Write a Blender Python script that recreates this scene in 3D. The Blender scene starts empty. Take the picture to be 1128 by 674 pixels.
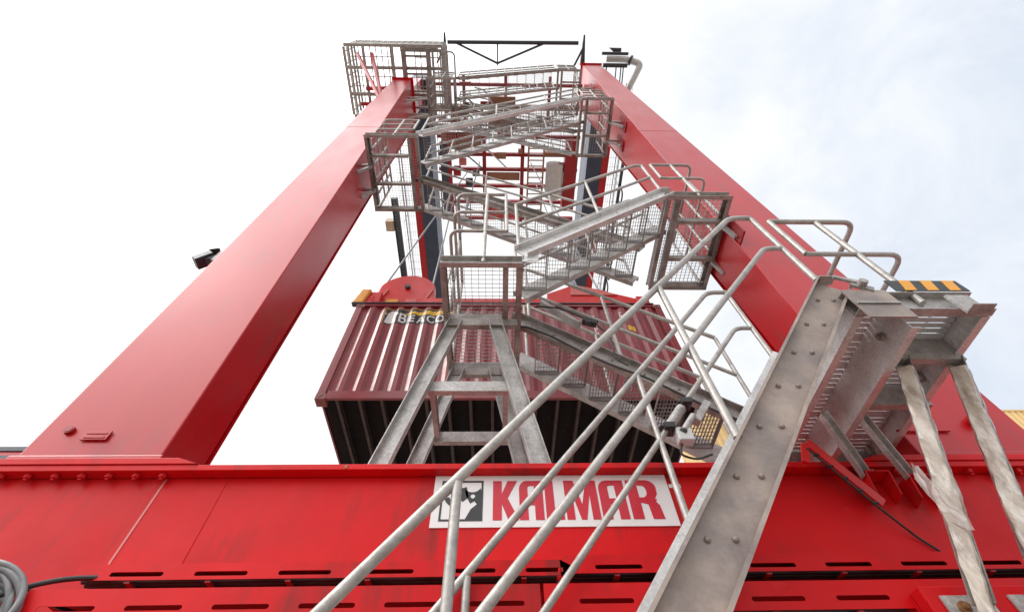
import bpy, bmesh, math, random
from mathutils import Vector, Matrix, noise
random.seed(7)
V = Vector
R = math.radians
H = 1.4                      # eye height of the photographer above the ground; all z below are measured from the eye
scene = bpy.context.scene
COL = scene.collection

# ------------------------------------------------------------------ materials
def nodes_of(name):
    m = bpy.data.materials.new(name); m.use_nodes = True
    nt = m.node_tree; b = nt.nodes['Principled BSDF']
    return m, nt, b

def mat(name, c1, c2=None, rough=(.4, .55), metal=0.0, scale=3.0, bump=0.0, bscale=None, coat=0.0, detail=6, stretch=(1, 1, 1), spec=.5, lo=.35, hi=.65, c3=None, c3scale=14, c3lo=.6, c3hi=.75, streak=None, spangle=0.0):
    m, nt, b = nodes_of(name)
    N, L = nt.nodes, nt.links
    tc = N.new('ShaderNodeTexCoord'); mp = N.new('ShaderNodeMapping'); mp.inputs['Scale'].default_value = stretch
    L.new(tc.outputs['Object'], mp.inputs['Vector'])
    nz = N.new('ShaderNodeTexNoise'); nz.inputs['Scale'].default_value = scale; nz.inputs['Detail'].default_value = detail
    nz.inputs['Roughness'].default_value = .62
    L.new(mp.outputs['Vector'], nz.inputs['Vector'])
    rp = N.new('ShaderNodeMapRange'); rp.inputs['From Min'].default_value = lo; rp.inputs['From Max'].default_value = hi
    L.new(nz.outputs['Fac'], rp.inputs['Value'])
    c2 = c2 or tuple(x * .85 for x in c1)
    mx = N.new('ShaderNodeMix'); mx.data_type = 'RGBA'
    mx.inputs['A'].default_value = (*c1, 1); mx.inputs['B'].default_value = (*c2, 1)
    L.new(rp.outputs['Result'], mx.inputs['Factor'])
    out = mx.outputs['Result']
    if c3:
        n3 = N.new('ShaderNodeTexNoise'); n3.inputs['Scale'].default_value = c3scale; n3.inputs['Detail'].default_value = 8
        n3.inputs['Roughness'].default_value = .7
        L.new(mp.outputs['Vector'], n3.inputs['Vector'])
        r3 = N.new('ShaderNodeMapRange'); r3.inputs['From Min'].default_value = c3lo; r3.inputs['From Max'].default_value = c3hi
        L.new(n3.outputs['Fac'], r3.inputs['Value'])
        m3 = N.new('ShaderNodeMix'); m3.data_type = 'RGBA'; m3.inputs['B'].default_value = (*c3, 1)
        L.new(out, m3.inputs['A']); L.new(r3.outputs['Result'], m3.inputs['Factor'])
        out = m3.outputs['Result']
    if streak:          # rain-washed dirt runs and scuffs: (colour, amount, scale)
        sm = N.new('ShaderNodeMapping'); sm.inputs['Scale'].default_value = (1, 1, .07); L.new(tc.outputs['Object'], sm.inputs['Vector'])
        n5 = N.new('ShaderNodeTexNoise'); n5.inputs['Scale'].default_value = streak[2]; n5.inputs['Detail'].default_value = 7; n5.inputs['Roughness'].default_value = .68
        L.new(sm.outputs['Vector'], n5.inputs['Vector'])
        n6 = N.new('ShaderNodeTexNoise'); n6.inputs['Scale'].default_value = 1.1; n6.inputs['Detail'].default_value = 4; L.new(tc.outputs['Object'], n6.inputs['Vector'])
        ml = N.new('ShaderNodeMath'); ml.operation = 'MULTIPLY'; L.new(n5.outputs['Fac'], ml.inputs[0]); L.new(n6.outputs['Fac'], ml.inputs[1])
        r5 = N.new('ShaderNodeMapRange'); r5.inputs['From Min'].default_value = .27; r5.inputs['From Max'].default_value = .42; r5.inputs['To Max'].default_value = streak[1]
        L.new(ml.outputs['Value'], r5.inputs['Value'])
        m5 = N.new('ShaderNodeMix'); m5.data_type = 'RGBA'; m5.inputs['B'].default_value = (*streak[0], 1)
        L.new(out, m5.inputs['A']); L.new(r5.outputs['Result'], m5.inputs['Factor']); out = m5.outputs['Result']
    if spangle:         # zinc crystals
        vo = N.new('ShaderNodeTexVoronoi'); vo.inputs['Scale'].default_value = 70; L.new(tc.outputs['Object'], vo.inputs['Vector'])
        r7 = N.new('ShaderNodeMapRange'); r7.inputs['To Min'].default_value = 1 - spangle; r7.inputs['To Max'].default_value = 1 + spangle
        sx = N.new('ShaderNodeSeparateColor'); L.new(vo.outputs['Color'], sx.inputs['Color']); L.new(sx.outputs['Red'], r7.inputs['Value'])
        m7 = N.new('ShaderNodeVectorMath'); m7.operation = 'SCALE'; L.new(out, m7.inputs[0]); L.new(r7.outputs['Result'], m7.inputs['Scale']); out = m7.outputs['Vector']
    L.new(out, b.inputs['Base Color'])
    n2 = N.new('ShaderNodeTexNoise'); n2.inputs['Scale'].default_value = scale * 2.3; n2.inputs['Detail'].default_value = 5
    L.new(mp.outputs['Vector'], n2.inputs['Vector'])
    r2 = N.new('ShaderNodeMapRange'); r2.inputs['From Min'].default_value = .3; r2.inputs['From Max'].default_value = .7
    r2.inputs['To Min'].default_value = rough[0]; r2.inputs['To Max'].default_value = rough[1]
    L.new(n2.outputs['Fac'], r2.inputs['Value']); L.new(r2.outputs['Result'], b.inputs['Roughness'])
    b.inputs['Metallic'].default_value = metal
    b.inputs['Specular IOR Level'].default_value = spec
    b.inputs['Coat Weight'].default_value = coat; b.inputs['Coat Roughness'].default_value = .26
    if bump:
        n4 = N.new('ShaderNodeTexNoise'); n4.inputs['Scale'].default_value = bscale or scale * 6; n4.inputs['Detail'].default_value = 4
        L.new(mp.outputs['Vector'], n4.inputs['Vector'])
        bp = N.new('ShaderNodeBump'); bp.inputs['Strength'].default_value = bump; bp.inputs['Distance'].default_value = .02
        L.new(n4.outputs['Fac'], bp.inputs['Height']); L.new(bp.outputs['Normal'], b.inputs['Normal'])
    return m

M = {}
M['red'] = mat('red_paint', (.64, .007, .010), (.52, .005, .008), rough=(.36, .5), scale=1.3, bump=.09, bscale=2.0, spec=.18, c3=(.60, .035, .03), c3scale=5, c3lo=.6, c3hi=.9, streak=((.17, .02, .018), .72, 6))
M['redcol'] = mat('red_column_paint', (.50, .004, .009), (.41, .003, .007), rough=(.28, .40), scale=.8, bump=.09, bscale=1.4, coat=.30, spec=.34, c3=(.56, .04, .04), c3scale=3, c3lo=.6, c3hi=1.0, stretch=(1, 1, .35), streak=((.26, .035, .035), .6, 7))
M['dkred'] = mat('dark_red_paint', (.36, .01, .016), (.28, .008, .012), rough=(.35, .5), scale=3)
M['brightred'] = mat('spreader_red_paint', (.66, .012, .010), (.55, .010, .009), rough=(.35, .5), scale=2, coat=.05)
M['galv'] = mat('galvanised_steel', (.50, .48, .465), (.33, .31, .295), rough=(.38, .56), metal=.35, scale=4, bump=.06, bscale=30, c3=(.20, .175, .16), c3scale=7, c3lo=.54, c3hi=.78, spangle=0.16)
M['galvwarm'] = mat('handled_galvanised_steel', (.44, .355, .30), (.25, .205, .19), rough=(.38, .56), metal=.35, scale=3.0, detail=3, bump=.05, bscale=14, lo=.34, hi=.68, c3=(.17, .145, .15), c3scale=2.4, c3lo=.52, c3hi=.8, spangle=.05)
M['galvlight'] = mat('pale_lit_galvanised_steel', (.72, .71, .70), (.55, .54, .53), rough=(.36, .5), metal=.3, scale=4, bump=.05, bscale=30, c3=(.38, .36, .34), c3scale=8, c3lo=.58, c3hi=.78, spangle=.1)  # pale zinc; brightness of lit webs and landing frames is put into colour
M['galvdark'] = mat('weathered_shaded_galvanised_steel', (.40, .365, .345), (.225, .195, .18), rough=(.42, .6), metal=.35, scale=2.6, bump=.08, bscale=22, c3=(.14, .115, .10), c3scale=5, c3lo=.5, c3hi=.76, spangle=0.16)  # darker stained zinc; underside shade of landing frames is put into colour
M['pipe'] = mat('galvanised_pipe', (.47, .445, .415), (.32, .30, .28), rough=(.33, .5), metal=.4, scale=7, bump=.06, bscale=40, c3=(.24, .21, .19), c3scale=16, c3lo=.56, c3hi=.74, spangle=0.08)
M['grate'] = mat('galvanised_grating', (.36, .34, .33), (.24, .225, .22), rough=(.45, .6), metal=.35, scale=9)
M['plank'] = mat('serrated_galvanised_plank', (.78, .79, .80), (.62, .63, .64), rough=(.4, .55), metal=.3, scale=7)
M['maroon'] = mat('container_maroon_paint', (.26, .026, .034), (.20, .018, .025), rough=(.35, .48), scale=2, coat=.28, spec=.5, bump=.05, bscale=5, c3=(.17, .05, .04), c3scale=4, c3lo=.58, c3hi=.8, streak=((.10, .03, .025), .6, 6))
M['castiron'] = mat('rusty_casting', (.30, .10, .085), (.22, .06, .05), rough=(.5, .7), scale=9, bump=.2, bscale=40)
M['floorblack'] = mat('container_underside', (.010, .009, .010), (.018, .012, .011), rough=(.75, .9), spec=.15, scale=3, c3=(.12, .06, .04), c3scale=7, c3lo=.62, c3hi=.75)
M['floorbeam'] = mat('container_crossmember', (.035, .022, .02), (.075, .042, .034), rough=(.5, .7), scale=6)
M['white'] = mat('white_vinyl', (.80, .79, .78), (.74, .73, .72), rough=(.3, .4), scale=3)
M['black'] = mat('black_vinyl', (.018, .018, .02), (.028, .028, .03), rough=(.35, .5), scale=4)
M['signred'] = mat('red_vinyl', (.56, .012, .035), (.52, .012, .03), rough=(.3, .4), scale=4)
M['yellow'] = mat('yellow_paint', (.78, .50, .02), (.70, .42, .02), rough=(.4, .5), scale=4)
M['amber'] = mat('amber_orange_paint', (.80, .36, .02), (.72, .30, .02), rough=(.35, .5), scale=5)
M['rubber'] = mat('black_rubber', (.02, .02, .022), (.035, .035, .036), rough=(.4, .6), scale=6)
M['hose'] = mat('grey_hose', (.24, .24, .245), (.15, .15, .155), rough=(.25, .4), scale=6)
M['darkmetal'] = mat('dark_grey_metal', (.07, .075, .085), (.05, .052, .06), rough=(.35, .5), metal=.3, scale=5)
M['navy'] = mat('navy_girder', (.045, .062, .11), (.035, .048, .085), rough=(.4, .55), scale=2, streak=((.10, .09, .08), .5, 4))  # dark navy base with streaks, for girders and a trolley floor panel
M['rope'] = mat('wire_rope', (.32, .32, .33), (.22, .22, .23), rough=(.4, .5), metal=.5, scale=20)
M['wood'] = mat('brown_panel', (.36, .17, .10), (.28, .12, .07), rough=(.5, .65), scale=4, stretch=(8, 1, 1))
M['tan'] = mat('tan_container_paint', (.78, .55, .24), (.68, .46, .19), rough=(.45, .6), scale=1.5)
M['palegrey'] = mat('pale_grey_paint', (.62, .62, .61), (.52, .52, .51), rough=(.35, .5), scale=5)
M['beige'] = mat('beige_enclosure', (.55, .42, .30), (.48, .36, .25), rough=(.4, .5), scale=5)
M['pink'] = mat('pale_red_panel', (.62, .16, .14), (.56, .13, .12), rough=(.4, .5), scale=5)
M['wrap'] = mat('stretch_film', (.60, .52, .44), (.34, .27, .21), rough=(.15, .4), scale=7, bump=.4, bscale=20, coat=.5, stretch=(1.6, 1.6, .5), lo=.40, hi=.64, c3=(.74, .70, .65), c3scale=9, c3lo=.5, c3hi=.66)
M['rust'] = mat('rusty_bolt', (.32, .17, .07), (.22, .10, .04), rough=(.5, .7), metal=.3, scale=20)
M['ground'] = mat('concrete_yard', (.30, .265, .235), (.23, .20, .175), rough=(.8, .95), scale=.25, detail=10)

# ------------------------------------------------------------------ mesh builder
class MB:
    def __init__(s): s.v = []; s.f = []; s.sm = []
    def add(s, vs, fs, smooth=False):
        o = len(s.v); s.v += [V(a) for a in vs]; s.f += [tuple(i + o for i in f) for f in fs]; s.sm += [smooth] * len(fs); return s
    def box(s, x0, x1, y0, y1, z0, z1):
        vs = [(x, y, z) for z in (z0, z1) for y in (y0, y1) for x in (x0, x1)]
        return s.add(vs, [(0, 2, 3, 1), (4, 5, 7, 6), (0, 1, 5, 4), (2, 6, 7, 3), (0, 4, 6, 2), (1, 3, 7, 5)])
    def hexa(s, b, t):      # b, t: four bottom, four top corners, same order
        return s.add(list(b) + list(t), [(3, 2, 1, 0), (4, 5, 6, 7), (0, 1, 5, 4), (1, 2, 6, 5), (2, 3, 7, 6), (3, 0, 4, 7)])
    def sweep(s, poly, p, q, u, v):    # poly in (u,v) swept from p to q
        p, q, u, v = V(p), V(q), V(u), V(v); n = len(poly)
        vs = [p + u * a + v * b for a, b in poly] + [q + u * a + v * b for a, b in poly]
        fs = [(i, (i + 1) % n, n + (i + 1) % n, n + i) for i in range(n)]
        return s.add(vs, fs + [tuple(range(n - 1, -1, -1)), tuple(range(n, 2 * n))])
    def bar(s, p, q, w, h, up=(0, 0, 1)):
        p, q = V(p), V(q); d = (q - p).normalized(); u = d.cross(V(up)).normalized(); v = u.cross(d).normalized()
        return s.sweep([(-w / 2, -h / 2), (w / 2, -h / 2), (w / 2, h / 2), (-w / 2, h / 2)], p, q, u, v)
    def channel(s, p, q, h, w, t, out, up):   # p-q: top line of the web back; flanges towards out
        d = (V(q) - V(p)).normalized(); o = V(out).normalized(); u = V(up); u = (u - d * u.dot(d)).normalized()
        return s.sweep([(0, 0), (0, -h), (w, -h), (w, -h + t), (t, -h + t), (t, -t), (w, -t), (w, 0)], p, q, o, u)
    def angle(s, p, q, w, h, t, out, up):
        d = (V(q) - V(p)).normalized(); o = V(out).normalized(); u = V(up); u = (u - d * u.dot(d)).normalized()
        return s.sweep([(0, 0), (0, -h), (t, -h), (t, -t), (w, -t), (w, 0)], p, q, o, u)
    def tube(s, pts, r, bend=.08, seg=12, caps=True, steps=6):
        pts = [V(p) for p in pts]; P = [pts[0]]
        for i in range(1, len(pts) - 1):
            a, b, c = pts[i - 1], pts[i], pts[i + 1]
            k = min(bend, (a - b).length * .49, (c - b).length * .49)
            A = b + (a - b).normalized() * k; C = b + (c - b).normalized() * k
            for j in range(steps + 1):
                t = j / steps; P.append(A * (1 - t) ** 2 + b * 2 * t * (1 - t) + C * t * t)
        P.append(pts[-1])
        return s.loft(P, [r] * len(P), seg, caps)
    def loft(s, P, rad, seg=12, caps=True):
        n = len(P); d0 = (P[1] - P[0]).normalized()
        u = d0.orthogonal().normalized(); rings = []
        for i in range(n):
            d = (P[min(i + 1, n - 1)] - P[max(i - 1, 0)]).normalized()
            u = (u - d * u.dot(d)).normalized(); w = d.cross(u)
            for k in range(seg):
                a = 2 * math.pi * k / seg
                r = rad[i](a) if callable(rad[i]) else rad[i]
                rings.append(P[i] + (u * math.cos(a) + w * math.sin(a)) * r)
        fs = [(i * seg + k, i * seg + (k + 1) % seg, (i + 1) * seg + (k + 1) % seg, (i + 1) * seg + k) for i in range(n - 1) for k in range(seg)]
        s.add(rings, fs, True)
        if caps:
            o = len(s.v) - n * seg
            s.f += [tuple(o + k for k in range(seg - 1, -1, -1)), tuple(o + (n - 1) * seg + k for k in range(seg))]; s.sm += [False, False]
        return s
    def cyl(s, p, q, r, seg=20): return s.loft([V(p), V(q)], [r, r], seg)
    def disc(s, c, axis, r, th, seg=24): a = V(axis).normalized() * th; return s.cyl(V(c), V(c) + a, r, seg)
    def grating(s, x0, x1, y0, y1, zt, px, py, h=.02, t=.004):
        nx = max(2, round((x1 - x0) / px)); ny = max(2, round((y1 - y0) / py))
        for i in range(nx + 1):
            x = x0 + (x1 - x0) * i / nx; s.box(x - t / 2, x + t / 2, y0, y1, zt - h, zt)
        for j in range(ny + 1):
            y = y0 + (y1 - y0) * j / ny; s.box(x0, x1, y - t / 2, y + t / 2, zt - h * .55 - .001, zt - .002)
        return s
    def build(s, name, m, parent=None, bevel=0, sharp=35):
        me = bpy.data.meshes.new(name)
        o0 = V(parent['_o']) if parent is not None else V((0, 0, 0))
        me.from_pydata([a + V((0, 0, H)) - o0 for a in s.v], [], s.f)
        bm = bmesh.new(); bm.from_mesh(me); bmesh.ops.recalc_face_normals(bm, faces=bm.faces); bm.to_mesh(me); bm.free()
        me.polygons.foreach_set('use_smooth', s.sm); me.update()
        if any(s.sm): me.set_sharp_from_angle(angle=R(sharp))
        me.materials.append(M[m])
        o = bpy.data.objects.new(name, me); COL.objects.link(o)
        o['_o'] = list(o0)
        if parent is not None: o.parent = parent
        if bevel:
            b = o.modifiers.new('bevel', 'BEVEL'); b.width = bevel; b.segments = 2; b.limit_method = 'ANGLE'; b.angle_limit = R(40)
        return o

def thing(name, label, cat, loc, group=None):
    o = bpy.data.objects.new(name, None); COL.objects.link(o)
    o.location = (loc[0], loc[1], loc[2] + H); o['_o'] = [loc[0], loc[1], loc[2] + H]
    o.empty_display_size = .1
    o['label'] = label; o['category'] = cat
    if group: o['group'] = group
    return o
def tag(o, label, cat, group=None):
    o['label'] = label; o['category'] = cat
    if group: o['group'] = group
    return o
def rebase(o, c):      # move a lone mesh's origin to c without moving it
    c = V((c[0], c[1], c[2] + H)); o.data.transform(Matrix.Translation(-c)); o.location = c; return o
def inst(o, name, off, parent):
    c = o.copy(); c.name = name; COL.objects.link(c); c.parent = parent; c.location = V(o.location) + V(off); return c

def flat(splines, depth=.002):      # filled 2D outlines (holes allowed) -> vertices and faces in the XY plane
    cu = bpy.data.curves.new('outline', 'CURVE'); cu.dimensions = '2D'; cu.fill_mode = 'BOTH'; cu.extrude = depth / 2
    for pts in splines:
        sp = cu.splines.new('POLY'); sp.points.add(len(pts) - 1); sp.use_cyclic_u = True
        for i, (a, b) in enumerate(pts): sp.points[i].co = (a, b, 0, 1)
    ob = bpy.data.objects.new('outline', cu); COL.objects.link(ob)
    dg = bpy.context.evaluated_depsgraph_get(); me = bpy.data.meshes.new_from_object(ob.evaluated_get(dg))
    vs = [v.co.copy() for v in me.vertices]; fs = [tuple(p.vertices) for p in me.polygons]
    bpy.data.objects.remove(ob); bpy.data.curves.remove(cu); bpy.data.meshes.remove(me)
    return vs, fs
def lettering(text, bold=0.0, space=1.0):
    cu = bpy.data.curves.new('words', 'FONT'); cu.body = text; cu.offset = bold; cu.space_character = space; cu.extrude = 0
    ob = bpy.data.objects.new('words', cu); COL.objects.link(ob)
    dg = bpy.context.evaluated_depsgraph_get(); me = bpy.data.meshes.new_from_object(ob.evaluated_get(dg))
    bpy.data.objects.remove(ob); bpy.data.curves.remove(cu)
    return me
def arc(cx, cy, rx, ry, a0, a1, n=12):
    return [(cx + rx * math.cos(R(a0 + (a1 - a0) * i / n)), cy + ry * math.sin(R(a0 + (a1 - a0) * i / n))) for i in range(n + 1)]

# ------------------------------------------------------------------ ground
g = MB(); g.add([(-400, -400, -H), (400, -400, -H), (400, 400, -H), (-400, 400, -H)], [(0, 1, 2, 3)])
go = g.build('ground', 'ground'); go['kind'] = 'structure'

# ------------------------------------------------------------------ sill beam
ZB = 2.212
beam = thing('sill_beam', 'long glossy red steel sill beam running across the whole foot of the crane', 'beam', (0, 3.4, ZB))
MB().box(-7.2, 7.6, 3.0, 3.9, .95, ZB - .05).build('web_box', 'red', beam, .006)
MB().box(-7.2, 7.6, 2.91, 3.99, ZB - .047, ZB).build('top_flange', 'red', beam, .004)
def base_plate(x0, x1, cut):
    m = MB(); z0 = ZB + .003; z1 = ZB + .055
    if cut > 0: poly = [(x0, z0), (x1 + .22, z0), (x1 + .06, z1), (x0, z1)]
    else: poly = [(x0 - .22, z0), (x1, z0), (x1, z1), (x0 - .06, z1)]
    m.sweep(poly, (0, 2.9, 0), (0, 4.0, 0), (1, 0, 0), (0, 0, 1)); return m
base_plate(-4.2, -2.42, 1).build('base_plate', 'red', beam, .004)
base_plate(2.95, 4.9, -1).build('base_plate', 'red', beam, .004)
bolt0 = None
def hexbolt(m, c, axis, r, h):
    c = V(c); a = V(axis).normalized()
    m.loft([c, c + a * h], [r, r], 6); m.sm[-8:] = [False] * 8
    m.loft([c + a * h, c + a * (h + .018)], [r * .55] * 2, 8); return m
for xs in ([-3.95 + .19 * i for i in range(9)], [2.6 + .19 * i for i in range(11)]):
    for x in xs:
        if bolt0 is None: bolt0 = hexbolt(MB(), (0, 0, 0), (0, 0, -1), .026, .03).build('flange_bolt', 'red', beam); bolt0.location = V((0, 0, 0))
        inst(bolt0, 'flange_bolt', (x - 0, 2.953 - 0, ZB - .049), beam)
bpy.data.objects.remove(bolt0)
for x, h in ((-2.425, .008), (-1.98, .003)):
    MB().box(x - h, x + h, 2.9965, 2.9998, 1.46, ZB - .06).build('weld_seam', 'pink' if h > .005 else 'red', beam)
m = MB(); m.box(-1.13, -1.11, 2.905, 2.909, ZB - .04, ZB - .012); m.build('drain_plug', 'rust', beam)
MB().box(1.245, 1.33, 2.994, 2.9995, 2.055, 2.085).build('marker_strip', 'white', beam)

# ------------------------------------------------------------------ lettered sign on the beam
SX0, SX1, SZ0, SZ1 = -.47, 1.235, 1.762, 2.163
sign = thing('nameplate_sign', 'white sign on the red beam with bold red capitals and a black square emblem', 'sign', ((SX0 + SX1) / 2, 2.99, SZ0))
MB().box(SX0, SX1, 2.992, 2.9995, SZ0, SZ1).build('backing_plate', 'white', sign, .001)
def sgn(splines, name, m, y=2.9905, d=.002):
    vs, fs = flat(splines, d)
    mb = MB(); mb.add([(SX0 + v.x, y + v.z, SZ0 + v.y) for v in vs], fs); return mb.build(name, m, sign)
lw, lh, b0 = .19, .305, .05
def T(pts, x0, w, hh=None): return [(x0 + p[0] * w, b0 + p[1] * (hh or lh)) for p in pts]
t_ = .36
Kp = [(0, 0), (t_, 0), (t_, .40), (.62, 0), (1.04, 0), (.60, .54), (1.0, 1), (.60, 1), (t_, .66), (t_, 1), (0, 1)]
Ao = [(0, 0)] + [(0, .78)] + arc(.34, .78, .34, .22, 180, 90, 6) + [(1, 1), (1, 0), (.64, 0), (.64, .36), (.36, .36), (.36, 0)]
Ah = [(.36, .52), (.64, .52), (.64, .86)] + arc(.47, .80, .11, .06, 90, 180, 5)
Lp = [(0, 0), (1, 0), (1, .15), (.5, .15), (.5, 1), (0, 1)]
Mp = [(0, 0), (.24, 0), (.24, .62), (.42, 0), (.58, 0), (.76, .62), (.76, 0), (1, 0), (1, 1), (.70, 1), (.5, .38), (.30, 1), (0, 1)]
Ro = [(0, 0), (.36, 0), (.36, .40), (.42, .40), (.60, .36), (.64, 0), (1.02, 0), (.97, .34)] + arc(.72, .47, .2, .06, -40, 40, 4) + [(.98, .62)] + arc(.66, .80, .34, .20, 0, 90, 6) + [(0, 1)]
Rh = [(.36, .54), (.52, .54)] + arc(.52, .70, .13, .15, -80, 80, 6) + [(.36, .86)]
for nm, sp, x0, w in (('letter', [Kp], .425, .175), ('letter', [Ao, Ah], .612, .17), ('letter', [Lp], .797, .125), ('letter', [Mp], .938, .235), ('letter', [Ao, Ah], 1.188, .185), ('letter', [Ro, Rh], 1.395, .215)):
    sgn([T(s, x0, w) for s in sp], nm, 'signred')
ex0, ex1, ez0, ez1 = .055, .355, .045, .358
sgn([[(ex0, ez0), (ex1, ez0), (ex1, ez1), (ex0, ez1)], [(ex0 + .014, ez0 + .014), (ex0 + .014, ez1 - .014), (ex1 - .014, ez1 - .014), (ex1 - .014, ez0 + .014)]], 'emblem', 'black')
def E(p): return [(ex0 + a * (ex1 - ex0), ez0 + b * (ez1 - ez0)) for a, b in p]
sgn([E([(.60, .045), (.955, .045), (.955, .74)] + arc(.74, .86, .2, .16, -20, -150, 8) + [(.56, .74), (.60, .60), (.70, .42), (.80, .48), (.86, .40), (.72, .28), (.66, .16)]), E(arc(.755, .60, .055, .055, 0, 360, 14)[:-1])], 'emblem', 'black', y=2.9907)
sgn([E(arc(.42, .62, .34, .30, 190, 262, 10) + arc(.42, .62, .22, .18, 258, 194, 10))], 'emblem', 'black', y=2.9907)
sgn([E([(.46, .80), (.60, .84), (.66, .58), (.52, .46), (.40, .60)])], 'emblem', 'black', y=2.9907)

# ------------------------------------------------------------------ cable trays on the beam
def slot_panel(m, x0, x1, z0, z1, y, th, slots, sw, zc, sh):
    """vertical sheet facing -y with stadium slots at the x in slots"""
    xs = [x0] + [s for s in slots] + [x1]
    edges = [x0] + [(a + b) / 2 for a, b in zip(slots, slots[1:])] + [x1]
    for k, sx in enumerate(slots):
        a, b = edges[k], edges[k + 1]; n = 6
        hole = arc(sx + sw / 2 - sh / 2, zc, sh / 2, sh / 2, -90, 90, n) + arc(sx - sw / 2 + sh / 2, zc, sh / 2, sh / 2, 90, 270, n)
        out = []
        for i, (hx, hz) in enumerate(hole):
            if i <= n: out.append((b, z0 + (z1 - z0) * i / n))
            else: out.append((a, z1 + (z0 - z1) * (i - n - 1) / n))
        N = len(hole)
        vs = [(p[0], yy, p[1]) for yy in (y, y + th) for p in out] + [(p[0], yy, p[1]) for yy in (y, y + th) for p in hole]
        fs = []
        for i in range(N):
            j = (i + 1) % N
            fs += [(i, j, 2 * N + j, 2 * N + i), (N + i, 3 * N + i, 3 * N + j, N + j), (2 * N + i, 2 * N + j, 3 * N + j, 3 * N + i)]
        m.add(vs, fs)
    return m
def tray(name, label, xa, xb, y0, yb, z0, z1, zc, first, step, sw, sh):
    t = thing(name, label, 'cable tray', ((xa + xb) / 2, yb, z0), 'slotted cable trays under the sill beam')
    n = int((xb - xa - first) / step) + 1
    m = slot_panel(MB(), xa, xb, z0, z1, y0, .004, [xa + first + step * i for i in range(n)], sw, zc, sh)
    m.build('slotted_front', 'red', t)
    MB().box(xa + .002, xb - .002, y0 + .0045, yb, z1 - .008, z1 - .002).build('top_cover', 'red', t)
    MB().box(xa + .05, xb - .05, yb - .06, yb - .04, z0 + .005, z1 - .01).build('back_plate', 'dkred', t)
    mb = MB()
    for dz, r, yy in ((.028, .016, .07), (.03, .02, .11), (.026, .013, .15)): mb.tube([(xa + .02, y0 + yy, z0 + dz), (xb - .02, y0 + yy, z0 + dz)], r, seg=8)
    mb.build('cables', 'rubber', t)
    for i in range(int((xb - xa) / .45)):
        MB().box(xa + .3 + .45 * i, xa + .33 + .45 * i, y0 + .01, yb - .002, z0 - .012, z0 - .002).build('support_strap', 'dkred', t)
    return t
tray('cable_tray', 'upper left slotted red cable tray just below the plain beam face', -2.42, .36, 2.80, 2.996, 1.355, 1.445, 1.387, .35, .475, .30, .025)
tray('cable_tray', 'upper right slotted red cable tray crossing behind the big stair stringer', .375, 6.2, 2.80, 2.996, 1.365, 1.47, 1.40, .33, .46, .28, .025)
tray('cable_tray', 'lower left slotted red cable tray at the bottom edge, beside the hose coil', -2.46, .22, 2.65, 2.99, 1.09, 1.24, 1.145, .25, .44, .29, .025)
tray('cable_tray', 'lower right slotted red cable tray at the bottom edge behind the wrapped braces', .24, 6.2, 2.66, 2.99, 1.10, 1.245, 1.155, .33, .46, .29, .025)
rebase(tag(MB().tube([(.38, 2.86, 1.305), (6.2, 2.86, 1.305)], .03, seg=14).build('conduit_pipe', 'dkred'), 'dark red conduit pipe lying between the two right cable trays', 'pipe'), (3.3, 2.86, 1.305))

# ------------------------------------------------------------------ columns
def column(label, xo, xi0, xo1, xi1, side, z0=ZB + .058, z1=21.4):
    t = thing('portal_column', label, 'column', ((xo + xi0) / 2, 3.3, z0), 'tall red portal columns')
    yf = lambda z: 3.0 - .025 * (z - 2.25); yr = lambda z: 3.5 + .033 * (z - 2.25)
    f = lambda z, a, b: a + (b - a) * (z - z0) / (z1 - z0)
    def ring(z): return [(f(z, xo, xo1), yf(z), z), (f(z, xi0, xi1), yf(z), z), (f(z, xi0, xi1), yr(z), z), (f(z, xo, xo1), yr(z), z)]
    m = MB(); m.hexa(ring(z0), ring(z1)); m.build('box_shaft', 'redcol', t, .012)
    # cover plates stand a little proud of the rear edge
    m = MB(); e = .02 if xi0 > xo else -.02
    m.hexa([V(p) + V(d) for p, d in zip(ring(z0), ((-e, .53, 0), (e, .53, 0), (e, .03, 0), (-e, .03, 0)))], [V(p) + V(d) for p, d in zip(ring(z1), ((-e, yr(z1) - yf(z1) + .003, 0), (e, yr(z1) - yf(z1) + .003, 0), (e, .03, 0), (-e, .03, 0)))])
    m.build('rear_flange', 'redcol', t, .004)
    zz = z1
    m = MB(); r = ring(zz); xs = sorted((r[0][0], r[1][0]))
    m.box(xs[0] - .06, xs[1] + .06, yf(zz) - .06, yr(zz) + .06, zz + .002, zz + .05); m.build('cap_plate', 'red', t, .004)
    # foot collar
    r = ring(z0); xs = sorted((r[0][0], r[1][0]))
    MB().box(xs[0] - .03, xs[1] + .03, yf(z0) - .035, yf(z0) - .003, z0 + .001, z0 + .075).build('foot_collar', 'redcol', t, .006)
    for zs in (11.6,):
        r = ring(zs); xs = sorted((r[0][0], r[1][0]))
        MB().box(xs[0] + .003, xs[1] - .003, yf(zs) - .0035, yf(zs) + .01, zs, zs + .01).build('weld_seam', 'redcol', t)
    return t, ring, yf, yr
colL, ringL, yf, yr = column('broad glossy red column left of the stair tower, rising from the beam', -3.66, -2.58, -3.66, -3.06, -1, z1=17.6)
colR, ringR, _, _ = column('broad red column right of the stair tower, behind the yellow striped landing', 4.43, 3.34, 4.10, 3.35, 1)
def colx(side, z):      # inner edge x
    return (-2.58 - .0313 * (z - 2.3)) if side < 0 else 3.34
MB().box(-3.55, -3.10, 2.95, 3.9, 17.655, 20.19).build('head_post', 'redcol', colL, .01)
m = MB(); m.box(-3.29, -3.09, 2.972, 2.985, 2.50, 2.585); m.box(-3.27, -3.11, 2.966, 2.9715, 2.515, 2.528); m.box(-3.27, -3.11, 2.966, 2.9715, 2.555, 2.568); m.build('nameplate', 'redcol', colL)
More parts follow.
